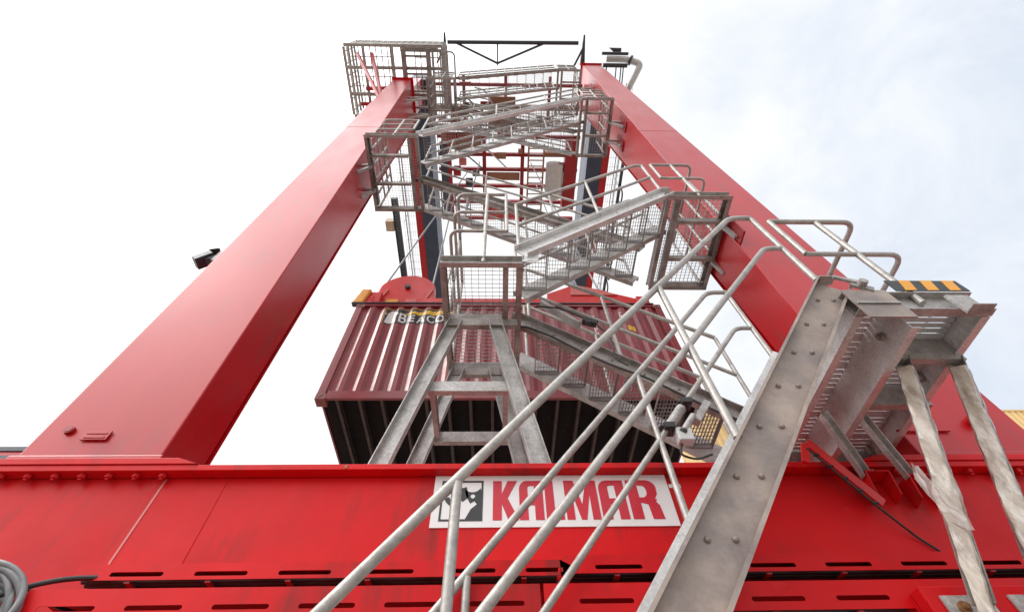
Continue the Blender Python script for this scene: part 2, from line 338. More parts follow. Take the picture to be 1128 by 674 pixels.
m = MB(); m.cyl((-3.44, 2.99, 2.60), (-3.44, 2.965, 2.60), .038, 18); m.build('lug', 'dkred', colL); m = MB(); m.cyl((-3.44, 2.9645, 2.60), (-3.44, 2.961, 2.60), .027, 18); m.build('painted_bore', 'dkred', colL)  # raised dark red disc drawn in place of the hole's dark inside
m = MB(); m.cyl((4.02, 2.99, 2.66), (4.02, 2.93, 2.66), .05, 18); m.build('lug', 'redcol', colR)
MB().box(3.3, 3.75, 2.968, 2.984, 2.555, 2.572).build('nameplate', 'redcol', colR)
# floodlight on the left column's outer edge
fl = thing('floodlight', 'dark grey box floodlight on the outer edge of the left column', 'floodlight', (-3.75, 3.0, 5.45))
m = MB(); m.hexa([(-3.90, 2.92, 5.34), (-3.76, 2.92, 5.52), (-3.76, 3.08, 5.52), (-3.90, 3.08, 5.34)], [(-3.98, 2.92, 5.41), (-3.84, 2.92, 5.60), (-3.84, 3.08, 5.60), (-3.98, 3.08, 5.41)]); m.build('housing', 'darkmetal', fl, .006)
MB().bar((-3.86, 3.0, 5.615), (-3.74, 3.0, 5.655), .16, .014, (0, 0, 1)).build('visor', 'darkmetal', fl)
MB().box(-3.83, -3.655, 2.95, 3.05, 5.42, 5.50).build('bracket', 'darkmetal', fl); MB().box(-3.70, -3.655, 2.93, 3.07, 5.34, 5.58).build('mounting_plate', 'darkmetal', fl)
MB().tube([(-3.80, 3.06, 5.44), (-3.76, 3.1, 5.34), (-3.67, 3.1, 5.30)], .009, .05, 8).build('cable', 'rubber', fl)

# ------------------------------------------------------------------ stair flights
CH, CW, CT = .225, .075, .012
def rail_path(x0, z0, slope, hgt, xe, ze):     # sloping rail that turns level before xe
    sgn_ = 1 if xe > x0 else -1
    zt = ze; xb = x0 + sgn_ * (zt - (z0 + hgt)) / slope
    return xb, zt
def flight(label, xa, za, xb, zb, yn, yfar, run, posts, hs=1.24, hm=.60, he=1.12, hme=.55, tread_w=.295, bolts=True, far_posts=None, start=None, near_mat='galvdark', far_dz=0.0, foot=0, far_mat='galv', ct=None):
    """stringer top line from (xa,za) up to (xb,zb); yn/yfar: outer flange lips"""
    sg = 1 if xb > xa else -1; slope = (zb - za) / abs(xb - xa)
    t = thing('stair_flight', label, 'stairs', ((xa + xb) / 2, (yn + yfar) / 2, za), 'galvanised stair flights of the crane access tower')
    n_up = V((-sg * slope, 0, 1)).normalized()
    wn, wf = yn + CW, yfar - CW
    strs = []
    for yy, out in ((wn, -1), (wf, 1)):
        m = MB(); dz_ = far_dz if out > 0 else 0; m.channel((xa, yy, za + dz_), (xb, yy, zb + dz_), CH, CW, ct or CT, (0, out, 0), n_up)
        if out < 0:
            m.box(min(xb, xb + .13 * sg), max(xb, xb + .13 * sg), yn, wn, zb - .012, zb - .002)
        strs.append(m.build('stringer', near_mat if out < 0 else far_mat, t))
    if foot:
        for yy, o_, nm in ((wn, -1, near_mat),):
            xs_ = (xa - sg * foot, xa + sg * .26); zb_ = za - .30 - .0
            m = MB(); pl_ = [(xs_[0], zb_), (xs_[1] - sg * .07, zb_), (xs_[1], zb_ + .05), (xs_[1], za + .26 * slope - CH * 1.42), (xa - sg * .0, za - CH * 1.42), (xs_[0], za - .12)]
            m.sweep(pl_, (0, yy - .004 + o_ * .016, 0), (0, yy + .004 + o_ * .016, 0), (1, 0, 0), (0, 0, 1)); m.build('stringer_foot', nm, t)
    N = int(abs(xb - xa) / run)
    d = V((sg, 0, slope)).normalized()
    t0 = None
    for k in range(N):
        s = (k + .6) * run
        c = V((xa + sg * s, 0, za + slope * s)) - n_up * CH * .5
        if t0 is None:
            m = MB(); y0, y1 = wn + .003, wf - .003; x0, x1 = -tread_w / 2, tread_w / 2
            m.box(x0, x0 + .005, y0, y1, -.035, 0); m.box(x1 - .005, x1, y0, y1, -.035, 0)
            fx = x1 if sg < 0 else x0 - .006
            m.box(fx, fx + .006, y0, y1, -.045, .006)
            m.box(x0 + .006, x1 - .006, y0, y0 + .005, -.06, 0); m.box(x0 + .006, x1 - .006, y1 - .005, y1, -.06, 0)
            m.grating(x0 + .012, x1 - .012, y0 + .012, y1 - .012, -.002, .036, .055, .018, .0036)
            t0 = m.build('tread', 'grate', t); base = V(t['_o']) - V((0, 0, H))
            t0.data.transform(Matrix.Translation(base)); t0.data.transform(Matrix.Translation((0, 0, -H))) if False else None
            t0.location = c - base; first = t0
        else:
            o = t0.copy(); COL.objects.link(o); o.parent = t; o.location = c - base
        if bolts:
            for q in (-.056, .056):
                if k == 0 and q < 0:
                    b = MB(); b.loft([V((0, 0, 0)), V((0, -.007, 0)), V((0, -.012, 0)), V((0, -.015, 0))], [.0135, .0135, .0105, .005], 12); b0_ = b.build('bolt', near_mat, strs[0]); b0_.data.transform(Matrix.Translation(base))
                    bo = b0_
                else:
                    bo = b0_.copy(); COL.objects.link(bo); bo.parent = strs[0]
                p = c + V((q, 0, 0))
                bo.location = V((p.x, wn - (ct or CT) - .0003, p.z)) - base
    # handrails
    for side, yy, pl in ((0, yn + .035, posts), (1, yfar - .035, far_posts if far_posts is not None else posts)):
        if not pl: continue
        sx, sz = start if start else (pl[0], za + slope * (pl[0] - xa) * sg)
        top = MB(); zt = zb + he; xt = sx + sg * (zt - (sz + hs)) / slope
        if (xt - xb) * sg < 0: pts = [(sx, yy, sz + hs), (xt, yy, zt), (xb, yy, zt)]
        else: pts = [(sx, yy, sz + hs), (xb, yy, zb + hs)]
        top.tube(pts, .024, .10); hr = top.build('handrail', 'pipe', t)
        mid = MB(); zt = zb + hme; xt = sx + sg * (zt - (sz + hm)) / slope
        if (xt - xb) * sg < 0: pts = [(sx, yy, sz + hm), (xt, yy, zt), (xb, yy, zt)]
        else: pts = [(sx, yy, sz + hm), (xb, yy, zb + hm)]
        mid.tube(pts, .021, .10); mid.build('mid_rail', 'pipe', hr)
        for px in pl:
            s = (px - xa) * sg; zz = za + slope * s
            hh = min(zz + hs, zb + he) if side == 0 or True else zz + hs
            MB().tube([(px, yy, zz - .012), (px, yy, hh - .02)], .022).build('post', 'pipe', hr)
    return t

S1 = 1.205
flight('nearest steep flight with broad bare stringer and long pipe rails in the foreground', -1.25, .11 - 1.25 * S1, 2.36, .11 + 2.36 * S1, 1.72, 2.62, .237,
       [-.18, 1.14, 2.36], hs=1.36, hm=.69, he=1.12, hme=.50, far_posts=[-.17, 1.12, 2.36], start=(-.9, .11 - .9 * S1), near_mat='galvwarm', far_dz=.12, tread_w=.215, far_mat='galvlight', ct=.016)  # far stringer in paler zinc: its sunlit strip is put into the colour
flight('flight falling right in front of the maroon container, black cable along its stringer', 2.62, 2.93, .28, 4.68, 3.28, 3.98, .30,
       [2.5, 1.33, .36], hs=1.22, hm=.58)
flight('bright flight with bolted stringer from the trestle landing up to the right', .16, 4.72, 2.38, 6.64, 2.38, 3.06, .30,
       [.21, 1.29, 2.36], hs=1.24, hm=.56, near_mat='galvlight', foot=.10)
flight('flight falling to the right from the left bracket landing, seen behind the trestle guard rails', 2.3, 6.62, -1.62, 9.72, 3.28, 3.98, .31,
       [2.2, .95, -.3, -1.56], hs=1.1, hm=.55, far_posts=[2.2 - .42 * i for i in range(10)])
flight('long flight rising right across the middle of the tower with dark tread edges', -1.70, 9.70, 2.18, 13.75, 2.38, 3.06, .325,
       [-1.6, -.1, 1.2, 2.16], hs=1.2, hm=.6, near_mat='galvlight', far_posts=[-1.6 + .47 * i for i in range(9)])
flight('upper flight falling right below the left cage platform', 2.2, 13.75, -1.5, 16.75, 3.28, 3.98, .32,
       [2.1 - .5 * i for i in range(8)], hs=1.1, hm=.55)
flight('topmost flight with upright balusters against the white sky', -1.45, 16.7, 2.05, 19.0, 2.38, 3.06, .32,
       [-1.4 + .31 * i for i in range(12)], hs=1.15, hm=.58)

# ------------------------------------------------------------------ landings
def landing(label, x0, x1, y0, y1, z, stair, mids, px, py, rails, xs, xpost, xcorner, arms=(), gh=.02, ch=.16, rearrail=True, heights=(1.12, .52), double=.15, guard=True, deep=0, planks=False):
    """stair: +1 when the flights join at the x1 side, -1 at the x0 side"""
    t = thing('stair_landing', label, 'landing', ((x0 + x1) / 2, (y0 + y1) / 2, z), 'galvanised landings of the access tower')
    w = .06; T_ = .008
    for k, (p, q, o) in enumerate((((x0, y0 + w, z), (x1, y0 + w, z), (0, -1, 0)), ((x0, y1 - w, z), (x1, y1 - w, z), (0, 1, 0)))):
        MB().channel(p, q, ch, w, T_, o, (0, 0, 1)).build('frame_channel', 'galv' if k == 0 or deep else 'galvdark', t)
    ya, yb = y0 + w + .009, y1 - w - .009
    ys = [x0 + .001, x1 - .001]
    for x, o in ((x0 + .001, 1), (x1 - .001, -1)):
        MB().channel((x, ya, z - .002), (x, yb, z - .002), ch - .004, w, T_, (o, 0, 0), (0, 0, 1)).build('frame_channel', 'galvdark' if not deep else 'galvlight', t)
    xi = (x1 - double) if stair > 0 else (x0 + double)
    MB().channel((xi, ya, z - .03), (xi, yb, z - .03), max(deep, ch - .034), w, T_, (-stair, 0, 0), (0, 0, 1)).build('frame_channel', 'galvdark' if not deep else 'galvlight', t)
    a, b = (x0 + .012, xi - .07) if stair > 0 else (xi + .07, x1 - .012)
    for y in mids:
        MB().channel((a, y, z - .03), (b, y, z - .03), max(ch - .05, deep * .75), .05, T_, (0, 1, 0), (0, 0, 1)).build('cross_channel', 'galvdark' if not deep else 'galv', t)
    MB().grating(x0 + .012, x1 - .012, ya + .004, yb - .004, z - .001, px, py, gh, .004).build('grating', 'grate', t)
    if planks:
        m = MB(); k = 0; y = ya + .006
        while y < yb - .03:
            wd = .040 if k % 5 else .075
            m.box(x0 + .013, x1 - .013, y, min(y + wd, yb - .006), z - .026, z - .021); y += wd + .008; k += 1
        m.build('plank_deck', 'plank', t)
    if guard:
        gy = y0 + .03
        if z > 9:
            heights = (heights[0], heights[0] * .67, heights[0] * .33)
            MB().box(min(xs, xcorner), max(xs, xcorner), y0 + .075, y0 + .083, z + .002, z + .12).build('toe_board', 'galvlight', t)
            MB().box(xcorner - .05, xcorner - .042, y0 + .1, y1 - .1, z + .002, z + .12).build('toe_board', 'galvlight', t)
        g0 = MB(); zs = [z + h for h in heights]
        first = None
        for i, zz in enumerate(zs):
            pts = [(xs, gy, zz), (xcorner, gy, zz)] + ([(xcorner, y1 - .08, zz)] if rearrail else [(xcorner, gy, z)])
            r = MB().tube(pts, .024 if i == 0 else .021, .11).build('guard_rail', 'pipe', t)
            if first is None: first = r
        MB().tube([(xs, gy, zs[0] - .0), (xs, gy, zs[-1])], .022).build('end_post', 'pipe', t)
        MB().tube([(xpost, gy - .0, z - .1), (xpost, gy, zs[0] - .02)], .0235).build('post', 'pipe', t)
        if rearrail:
            for y in ((y0 + .75, y1 - .1) if z < 6 else (y0 + .3, y0 + .6, y0 + .9, y0 + 1.2, y1 - .1)): MB().tube([(xcorner, y, z - .1), (xcorner, y, zs[0] - .02)], .0225).build('post', 'pipe', t)
    for (xa_, xb_, y, zz) in arms:
        m = MB(); s_ = 1 if xb_ > xa_ else -1
        m.bar((xa_, y, z - .1), (xb_, y, z - .1), .05, .09); m.bar((xa_, y + .01, z - .14), (xb_ - s_ * .02, y + .01, z - zz), .045, .07)
        m.build('bracket_arm', 'galv', t)
        MB().box(xb_ - .012, xb_ + .012, y - .14, y + .14, z - zz - .12, z + .05).build('bracket_plate', 'dkred', t)
    return t

L1 = landing('lowest landing, seen from below, with a black and yellow striped toe board', 2.40, 3.34, 1.72, 3.46, 2.73, -1, [2.12, 2.58], .17, .05, 2, 2.50, 2.93, 3.31, double=.30, heights=(1.26, .62), gh=.018, ch=.21, deep=.30, planks=True)
MB().sweep([(1.70, 2.40), (1.712, 2.40), (1.712, 2.72), (1.70, 2.72)], (2.385, 0, 0), (2.70, 0, 0), (0, 1, 0), (0, 0, 1)).build('fascia_plate', 'galvwarm', L1)
m = MB(); m.hexa([(2.37, 1.60, 2.42), (2.88, 1.60, 2.42), (2.88, 1.612, 2.42), (2.37, 1.612, 2.42)], [(2.39, 1.698, 2.79), (2.90, 1.698, 2.79), (2.90, 1.71, 2.79), (2.39, 1.71, 2.79)]) if False else None
MB().box(2.39, 2.69, 1.688, 1.6985, 2.545, 2.56).build('fascia_lip', 'galv', L1)
MB().box(2.80, 3.335, 1.712, 1.719, 2.735, 2.87).build('toe_board', 'black', L1)
for i in range(3):
    x = 2.87 + i * .16
    m = MB(); m.sweep([(x, 2.737), (x + .08, 2.737), (x + .115, 2.868), (x + .035, 2.868)], (0, 1.7085, 0), (0, 1.7115, 0), (1, 0, 0), (0, 0, 1)); m.build('warning_stripe', 'amber', L1)
m = MB(); m.box(3.08, 3.24, 1.70, 1.717, 2.46, 2.66); m.box(3.08, 3.24, 1.64, 1.699, 2.46, 2.468); m.build('end_bracket', 'galv', L1)
m = MB(); m.cyl((2.692, 1.98, 2.55), (2.672, 1.98, 2.55), .03, 14); m.cyl((2.69, 1.98, 2.55), (2.655, 1.98, 2.55), .014, 8); m.build('bolt', 'galvdark', L1)
m = MB(); m.bar((2.50, 1.70, 2.80), (2.62, 1.70, 2.72), .02, .05); m.cyl((2.56, 1.70, 2.77), (2.56, 1.65, 2.77), .03, 12); m.bar((2.42, 1.69, 2.88), (2.60, 1.69, 2.78), .02, .035); m.build('latch', 'galvdark', L1)

landing('trestle landing with three curved guard rails and a wire mesh floor', -.64, .24, 2.38, 3.96, 4.47, 1, [3.12, 3.22], .075, .055, 3, .08, -.18, -.60, heights=(1.88, 1.25, .68), gh=.016)
landing('right landing with twin pale guard rails bolted to the right column, above the striped landing', 2.38, 3.32, 2.38, 3.96, 6.47, -1, [2.78, 3.40], .065, .055, 2, 2.52, 2.86, 3.22, arms=((3.3, 3.38, 2.85, .5), (3.3, 3.38, 3.45, .5)), heights=(1.32, .66), gh=.016)
landing('left landing held out on grey bracket arms by the left column', -2.66, -1.62, 2.38, 3.96, 9.55, 1, [2.78, 3.35], .065, .055, 2, -1.78, -2.1, -2.55, arms=((-2.6, -2.83, 3.0, .5), (-2.6, -2.83, 3.5, .5)), heights=(1.2, .6), gh=.016)
landing('high right landing with dark frame against the upper right column', 2.16, 3.06, 2.38, 3.96, 13.6, -1, [2.75, 3.35], .065, .055, 2, 2.3, 2.6, 2.98, arms=((3.0, 3.33, 3.0, .6), (3.0, 3.33, 3.5, .6)), heights=(1.2, .6), gh=.016)
landing('high left landing under the caged platform', -2.4, -1.46, 2.38, 3.96, 16.6, 1, [2.78, 3.35], .065, .055, 2, -1.6, -1.9, -2.3, arms=((-2.36, -3.04, 3.0, .6), (-2.36, -3.04, 3.5, .6)), heights=(1.2, .6), gh=.016)
landing('highest right landing with a boxy guard beside the column top', 2.05, 2.95, 2.38, 3.96, 18.9, -1, [2.78, 3.35], .065, .055, 2, 2.15, 2.5, 2.87, arms=((2.9, 3.34, 3.0, .6),), heights=(1.2, .6), gh=.016)

# ------------------------------------------------------------------ trestle under the second landing
tr = thing('support_trestle', 'galvanised four-legged trestle standing on the beam under the mesh landing', 'trestle', (-.3, 3.5, ZB))
for y, nm in ((3.14, 0), (3.86, 1)):
    for xb_, xt_, o in ((-.98, -.50, 1), (.36, -.06, -1)):
        m = MB(); m.channel((xb_ - o * .07, y, ZB + .012), (xt_ - o * .07, y, 4.30), .15, .07, .008, (0, -1, 0), (-o, 0, 0)); m.build('leg', 'galv', tr)
        MB().box(xb_ - .13, xb_ + .13, y - .12, y + .08, ZB + .002, ZB + .011).build('foot_plate', 'galv', tr)
zr = 3.28; fr = (zr - ZB) / 2.05
xl = -.98 + .48 * fr + .05; xr = .36 - .42 * fr - .05
MB().channel((xl, 3.15, zr + .06), (xr, 3.15, zr + .06), .13, .06, .008, (0, 1, 0), (0, 0, 1)).build('cross_beam', 'galv', tr)
MB().channel((xl, 3.87, zr + .06), (xr, 3.87, zr + .06), .13, .06, .008, (0, 1, 0), (0, 0, 1)).build('cross_beam', 'galv', tr)
for x, o in ((xl + .01, 1), (xr - .01, -1)):
    MB().channel((x, 3.22, zr + .05), (x, 3.84, zr + .05), .1, .05, .008, (o, 0, 0), (0, 0, 1)).build('cross_beam', 'galv', tr)
MB().channel((-.62, 3.10, 4.31), (.2, 3.10, 4.31), .12, .06, .008, (0, 1, 0), (0, 0, 1)).build('head_beam', 'galvdark', tr)
MB().channel((-.62, 3.84, 4.31), (.2, 3.84, 4.31), .12, .06, .008, (0, 1, 0), (0, 0, 1)).build('head_beam', 'galvdark', tr)

# ------------------------------------------------------------------ braces of the lowest landing
def wrapped(label, a, b, seed, tail):
    a, b = V(a), V(b)
    t = thing('landing_brace', label, 'brace', b, 'film-wrapped braces of the lowest landing')
    d = (b - a)
    MB().angle(a, b, .075, .075, .008, (0, -1, 0), (1, 0, 0)).build('steel_angle', 'galvdark', t)
    n = 60; P = []; rad = []
    rnd = random.Random(seed)
    for i in range(n + 1):
        s = i / n; p = a + d * (.06 + .97 * s) + V((-.03, -.03, 0)); P.append(p)
        def r(an, s=s):
            q = V((math.cos(an) * 1.5, math.sin(an) * 1.5, s * 9 + seed * 7))
            sq = .058 / max(abs(math.cos(an)), abs(math.sin(an)), .78)
            return sq * .76 * (1 + .16 * noise.noise(q) + .07 * noise.noise(q * 2.7)) + (.016 * max(0, 1 - abs(s - tail) / .09) * (1 + math.cos(an - 2.6)) if tail else 0) + .005 * abs(math.sin(s * 34 + an * 1.0)) - .018 * max(0, s - .62) / .38
        rad.append(r)
    MB().loft(P, rad, 26, False).build('plastic_film', 'wrap', t)
    if tail:
        m = MB(); c = a + d * (.06 + .97 * tail) + V((-.09, -.07, 0)); vs = []; fs = []
        for i in range(9):
            for j in range(9):
                u_, w_ = i / 8, j / 8
                vs.append(c + V((-.10 * u_ * (.4 + .6 * math.sin(w_ * 3.1)) + .02 * noise.noise(V((i * .7, j * .7, seed))), .05 * noise.noise(V((i * .5, j * .5, 3))), .18 - .40 * w_ + .04 * noise.noise(V((i * .9, 0, 1))))))
        for i in range(8):
            for j in range(8): fs.append((i * 9 + j, i * 9 + j + 1, i * 9 + j + 10, i * 9 + j + 9))
        m.add(vs, fs, True); m.build('loose_film', 'film', t)
    e = b
    m = MB(); m.box(e.x - .15, e.x + .10, 2.545, 2.557, e.z - .13, e.z + .09); m.build('foot_plate', 'galv', t)
    m = MB(); m.cyl((e.x - .07, 2.545, e.z + .03), (e.x - .07, 2.532, e.z + .03), .03, 16); m.cyl((e.x - .07, 2.532, e.z + .03), (e.x - .07, 2.51, e.z + .03), .014, 8); m.build('anchor_bolt', 'rust', t)
    return t
fm, nt_, b_ = nodes_of('loose_stretch_film'); M['film'] = fm
b_.inputs['Base Color'].default_value = (.75, .68, .64, 1); b_.inputs['Roughness'].default_value = .25; b_.inputs['Alpha'].default_value = .42
wrapped('left brace wrapped in torn plastic film, a loose flap hanging from it', (2.92, 2.18, 2.50), (2.42, 2.50, 1.02), 1, .60)
wrapped('right brace wrapped in dirty plastic film beside the striped landing', (3.31, 2.18, 2.50), (2.78, 2.50, 1.02), 5, 0)
pb = thing('bracket_box', 'red box bracket at the lower right corner carrying the brace feet', 'bracket', (3.2, 2.8, .5))
MB().box(2.20, 4.2, 2.56, 2.64, .3, 1.165).build('front_plate', 'red', pb, .008)
m = MB(); m.box(2.20, 2.215, 2.642, 2.995, .3, 1.16); m.box(4.18, 4.2, 2.642, 2.995, .3, 1.16); m.build('side_gusset', 'red', pb)
for lab, f0, tp in (('short bare galvanised strut behind the big stringer, left of its twin', (2.72, 2.92, 2.10), (2.50, 2.66, 2.46)), ('short bare galvanised strut between the stringer and the wrapped brace', (3.02, 2.90, 2.07), (2.80, 2.68, 2.48))):
    st = thing('landing_strut', lab, 'strut', f0, 'short struts of the lowest landing')
    MB().channel(f0, tp, .075, .05, .007, (0, -1, 0), (1, 0, .4)).build('steel_channel', 'galv', st)
    x, zz = f0[0], f0[2]
    m = MB(); m.box(x - .055, x + .13, 2.86, 2.995, zz - .012, zz - .002); m.build('bracket_top', 'red', st)
    for xx in (x - .055, x + .118):
        m = MB(); m.sweep([(2.86, zz - .013), (2.995, zz - .013), (2.995, zz - .19), (2.90, zz - .17)], (xx, 0, 0), (xx + .012, 0, 0), (0, 1, 0), (0, 0, 1)); m.build('bracket_cheek', 'red', st)
    m = MB(); hexbolt(m, (x + .04, 2.90, zz - .002), (0, 0, 1), .018, .012); m.build('bolt', 'galvdark', st)

# red conduit hanging in front of the beam
cd = thing('cable_guard', 'thin red angled cable guard with black cable sloping down the beam right of the stringer', 'cable guard', (2.6, 2.9, 2.1))
m = MB(); m.bar((2.32, 2.79, 2.30), (2.68, 2.92, 1.87), .07, .016, (0, -1, 0)); m.bar((2.30, 2.80, 2.28), (2.22, 2.80, 2.12), .05, .025, (0, -1, 0)); m.build('guard_bar', 'brightred', cd)
MB().tube([(2.285, 2.785, 2.235), (2.635, 2.915, 1.81), (2.80, 2.985, 1.66), (2.92, 2.985, 1.52)], .008, .05, 8).build('cable', 'rubber', cd)
for k in range(5):
    p = V((2.30, 2.785, 2.225)).lerp(V((2.645, 2.915, 1.82)), .1 + .2 * k); MB().box(p.x - .016, p.x + .016, p.y - .011, p.y + .015, p.z - .006, p.z + .006).build('cable_tie', 'rubber', cd)

# ------------------------------------------------------------------ shipping container
CX0, CX1, CY0, CY1, CZ0, CZ1 = -2.83, 3.23, 5.22, 7.658, 5.15, 7.76
PIT = .2737; PX = CX0 + .16
def prof(x):        # depth of the corrugation at x (0 = outermost)
    u = ((x - PX) % PIT) / PIT
    a, b, c = .26, .5, .76
    if u < a: return .036
    if u < b: return .036 * (1 - (u - a) / (b - a))
    if u < c: return 0.
    return .036 * (u - c) / (1 - c)
def breaks(x0, x1):
    o = []; k = 0
    while PX + k * PIT < x1 + PIT:
        for u in (0, .26, .5, .76): 
            x = PX + (k + u) * PIT
            if x0 < x < x1: o.append(x)
        k += 1
    return o
YS = CY0 + .012
def container(label, group=None, paint='maroon', loc=None):
    t = thing('shipping_container', label, 'container', ((CX0 + CX1) / 2, (CY0 + CY1) / 2, CZ0), group)
    xs = [CX0 + .13] + breaks(CX0 + .13, CX1 - .13) + [CX1 - .13]
    for nm, yy, sg in (('side_wall', YS, 1), ('side_wall', CY1 - .012, -1)):
        z0, z1 = CZ0 + .16, CZ1 - .075
        vs = [(x, yy + sg * prof(x), z) for z in (z0, z1) for x in xs]; n = len(xs)
        fs = [(i, i + 1, n + i + 1, n + i) for i in range(n - 1)]
        MB().add(vs, fs).build(nm, paint, t)
    m = MB()
    for y0, y1 in ((CY0, CY0 + .06), (CY1 - .06, CY1)): m.box(CX0 + .165, CX1 - .165, y0, y1, CZ1 - .075, CZ1 - .004)
    m.build('top_rail', paint, t)
    m = MB()
    for s, y in ((1, CY0), (-1, CY1)): m.sweep([(0, 0), (.05 * s, 0), (.05 * s, .05), (.012 * s, .05), (.012 * s, .158), (0, .158)], (CX0 + .165, y, CZ0 + .015), (CX1 - .165, y, CZ0 + .015), (0, 1, 0), (0, 0, 1))
    m.build('bottom_rail', paint, t)
    for x0, x1 in ((CX0 + .002, CX0 + .128), (CX1 - .128, CX1 - .002)):
        for y0, y1 in ((CY0 + .002, CY0 + .1), (CY1 - .1, CY1 - .002)):
            MB().box(x0, x1, y0, y1, CZ0 + .121, CZ1 - .121).build('corner_post', paint, t, .004)
    for x0, x1 in ((CX0, CX0 + .162), (CX1 - .162, CX1)):
        for y0, y1 in ((CY0 - .004, CY0 + .176), (CY1 - .176, CY1 + .004)):
            for z0 in (CZ0, CZ1 - .118):
                c = MB().box(x0, x1, y0, y1, z0, z0 + .118).build('corner_casting', 'castiron' if paint == 'maroon' else paint, t, .005)
                if y0 < CY0 + .1: MB().loft([V(((x0 + x1) / 2, y0 - .0015, z0 + .06)), V(((x0 + x1) / 2, y0 + .004, z0 + .06))], [lambda a: .036 / max(.6, abs(math.sin(a)) + .55)] * 2, 20).build('painted_hole', 'rubber', c)  # black oval disc on the face, painting the dark inside of the opening
    m = MB(); m.box(CX0 + .05, CX1 - .05, CY0 + .06, CY1 - .06, CZ1 - .03, CZ1 - .012); m.build('roof', paint, t)
    for x in (CX0 + .03, CX1 - .03): MB().box(x - .015, x + .015, CY0 + .105, CY1 - .105, CZ0 + .13, CZ1 - .13).build('end_wall', paint, t)
    MB().box(CX0 + .06, CX1 - .06, CY0 + .055, CY1 - .055, CZ0 + .14, CZ0 + .165).build('floor', 'floorblack', t)
    o0 = None
    for i in range(17):
        x = CX0 + .30 + .342 * i
        MB().channel((x, CY0 + .06, CZ0 + .138), (x, CY1 - .06, CZ0 + .138), .115, .045, .005, (1, 0, 0), (0, 0, 1)).build('cross_member', 'floorbeam', t)
    return t
box = container('maroon corrugated steel container hanging in front of the viewer under the red spreader')
def on_wall(vs_fs_me, x0, z0, sx, sz, m, name, off, parent=box, rot=False):
    """lay a flat outline on the corrugated wall: cut it at every fold, then follow the wall"""
    bm = bmesh.new()
    if isinstance(vs_fs_me, bpy.types.Mesh): bm.from_mesh(vs_fs_me)
    else:
        vv = [bm.verts.new(v) for v in vs_fs_me[0]]
        for f in vs_fs_me[1]: bm.faces.new([vv[i] for i in f])
    for v in bm.verts:
        a, b = v.co.x, v.co.y
        if rot: a, b = b, -a
        v.co = V((x0 + a * sx, 0, z0 + b * sz))
    xs = [v.co.x for v in bm.verts]
    for x in breaks(min(xs), max(xs)):
        bmesh.ops.bisect_plane(bm, geom=bm.verts[:] + bm.edges[:] + bm.faces[:], plane_co=(x, 0, 0), plane_no=(1, 0, 0), dist=1e-5)
    mb = MB(); bm.verts.index_update()
    mb.add([(v.co.x, YS + prof(v.co.x) - off, v.co.z) for v in bm.verts], [tuple(v.index for v in f.verts) for f in bm.faces]); bm.free()
    return mb.build(name, m, parent)
rect = lambda w, h: ([(0, 0, 0), (w, 0, 0), (w, h, 0), (0, h, 0)], [(0, 1, 2, 3)])
LX, LZ = -2.22, 7.12
on_wall(rect(1.5, .46), LX, LZ, 1, 1, 'black', 'emblem_panel', .003)
on_wall(rect(1.5, .012), LX, LZ + .47, 1, 1, 'yellow', 'emblem_border', .003)
on_wall(rect(.012, .46), LX - .02, LZ, 1, 1, 'yellow', 'emblem_border', .003)
on_wall(([(0, 0, 0), (.35, -.03, 0), (1.1, -.03, 0), (1.1, .10, 0), (.6, .10, 0), (.2, .06, 0)], [(0, 1, 2, 3, 4, 5)]), LX + .32, LZ + .32, 1, 1, 'yellow', 'emblem_beam', .005)
on_wall(([(.0, 0, 0), (.20, 0, 0), (.17, .26, 0), (.23, .26, 0), (.23, .31, 0), (.17, .33, 0), (.15, .40, 0), (.07, .40, 0), (.05, .33, 0), (-.02, .31, 0), (-.02, .26, 0), (.03, .26, 0)], [tuple(range(12))]), LX + .03, LZ + .03, 1, 1, 'white', 'emblem_tower', .005)
me = lettering('B', .012); on_wall(me, LX + .27, LZ + .05, .29, .40, 'white', 'letter', .0055)
for i, ch in enumerate('EACON'):
    me = lettering(ch, .012); on_wall(me, LX + .485 + (0, .15, .33, .49, .70)[i], LZ + .05, .225, .30, 'white', 'letter', .0055)
me = lettering('BCNU 204816', .02); on_wall(me, 2.33, 7.42, .115, .115, 'white', 'number', .004, rot=True) if False else None
# vertical rows of white marking on the right part of the wall
def column_marks(x, z, n, h, w, seedv):
    rnd = random.Random(seedv)
    for i in range(n):
        zz = z - i * h * 1.18
        on_wall(([(0, 0, 0), (w * .35, 0, 0), (w * .35, h * .6, 0), (w, h * .6, 0), (w, h, 0), (0, h, 0)], [tuple(range(6))]) if rnd.random() < .5 else ([(0, 0, 0), (w, 0, 0), (w, h * .35, 0), (w * .4, h * .35, 0), (w * .4, h, 0), (0, h, 0)], [tuple(range(6))]), x, zz, 1, 1, 'white', 'marking', .004)
column_marks(2.34, 7.45, 5, .065, .05, 3); column_marks(1.78, 7.32, 11, .07, .055, 4); column_marks(2.72, 5.5, 2, .06, .05, 5)
on_wall(rect(.14, .15), 2.42, 6.92, 1, 1, 'yellow', 'warning_label', .004)

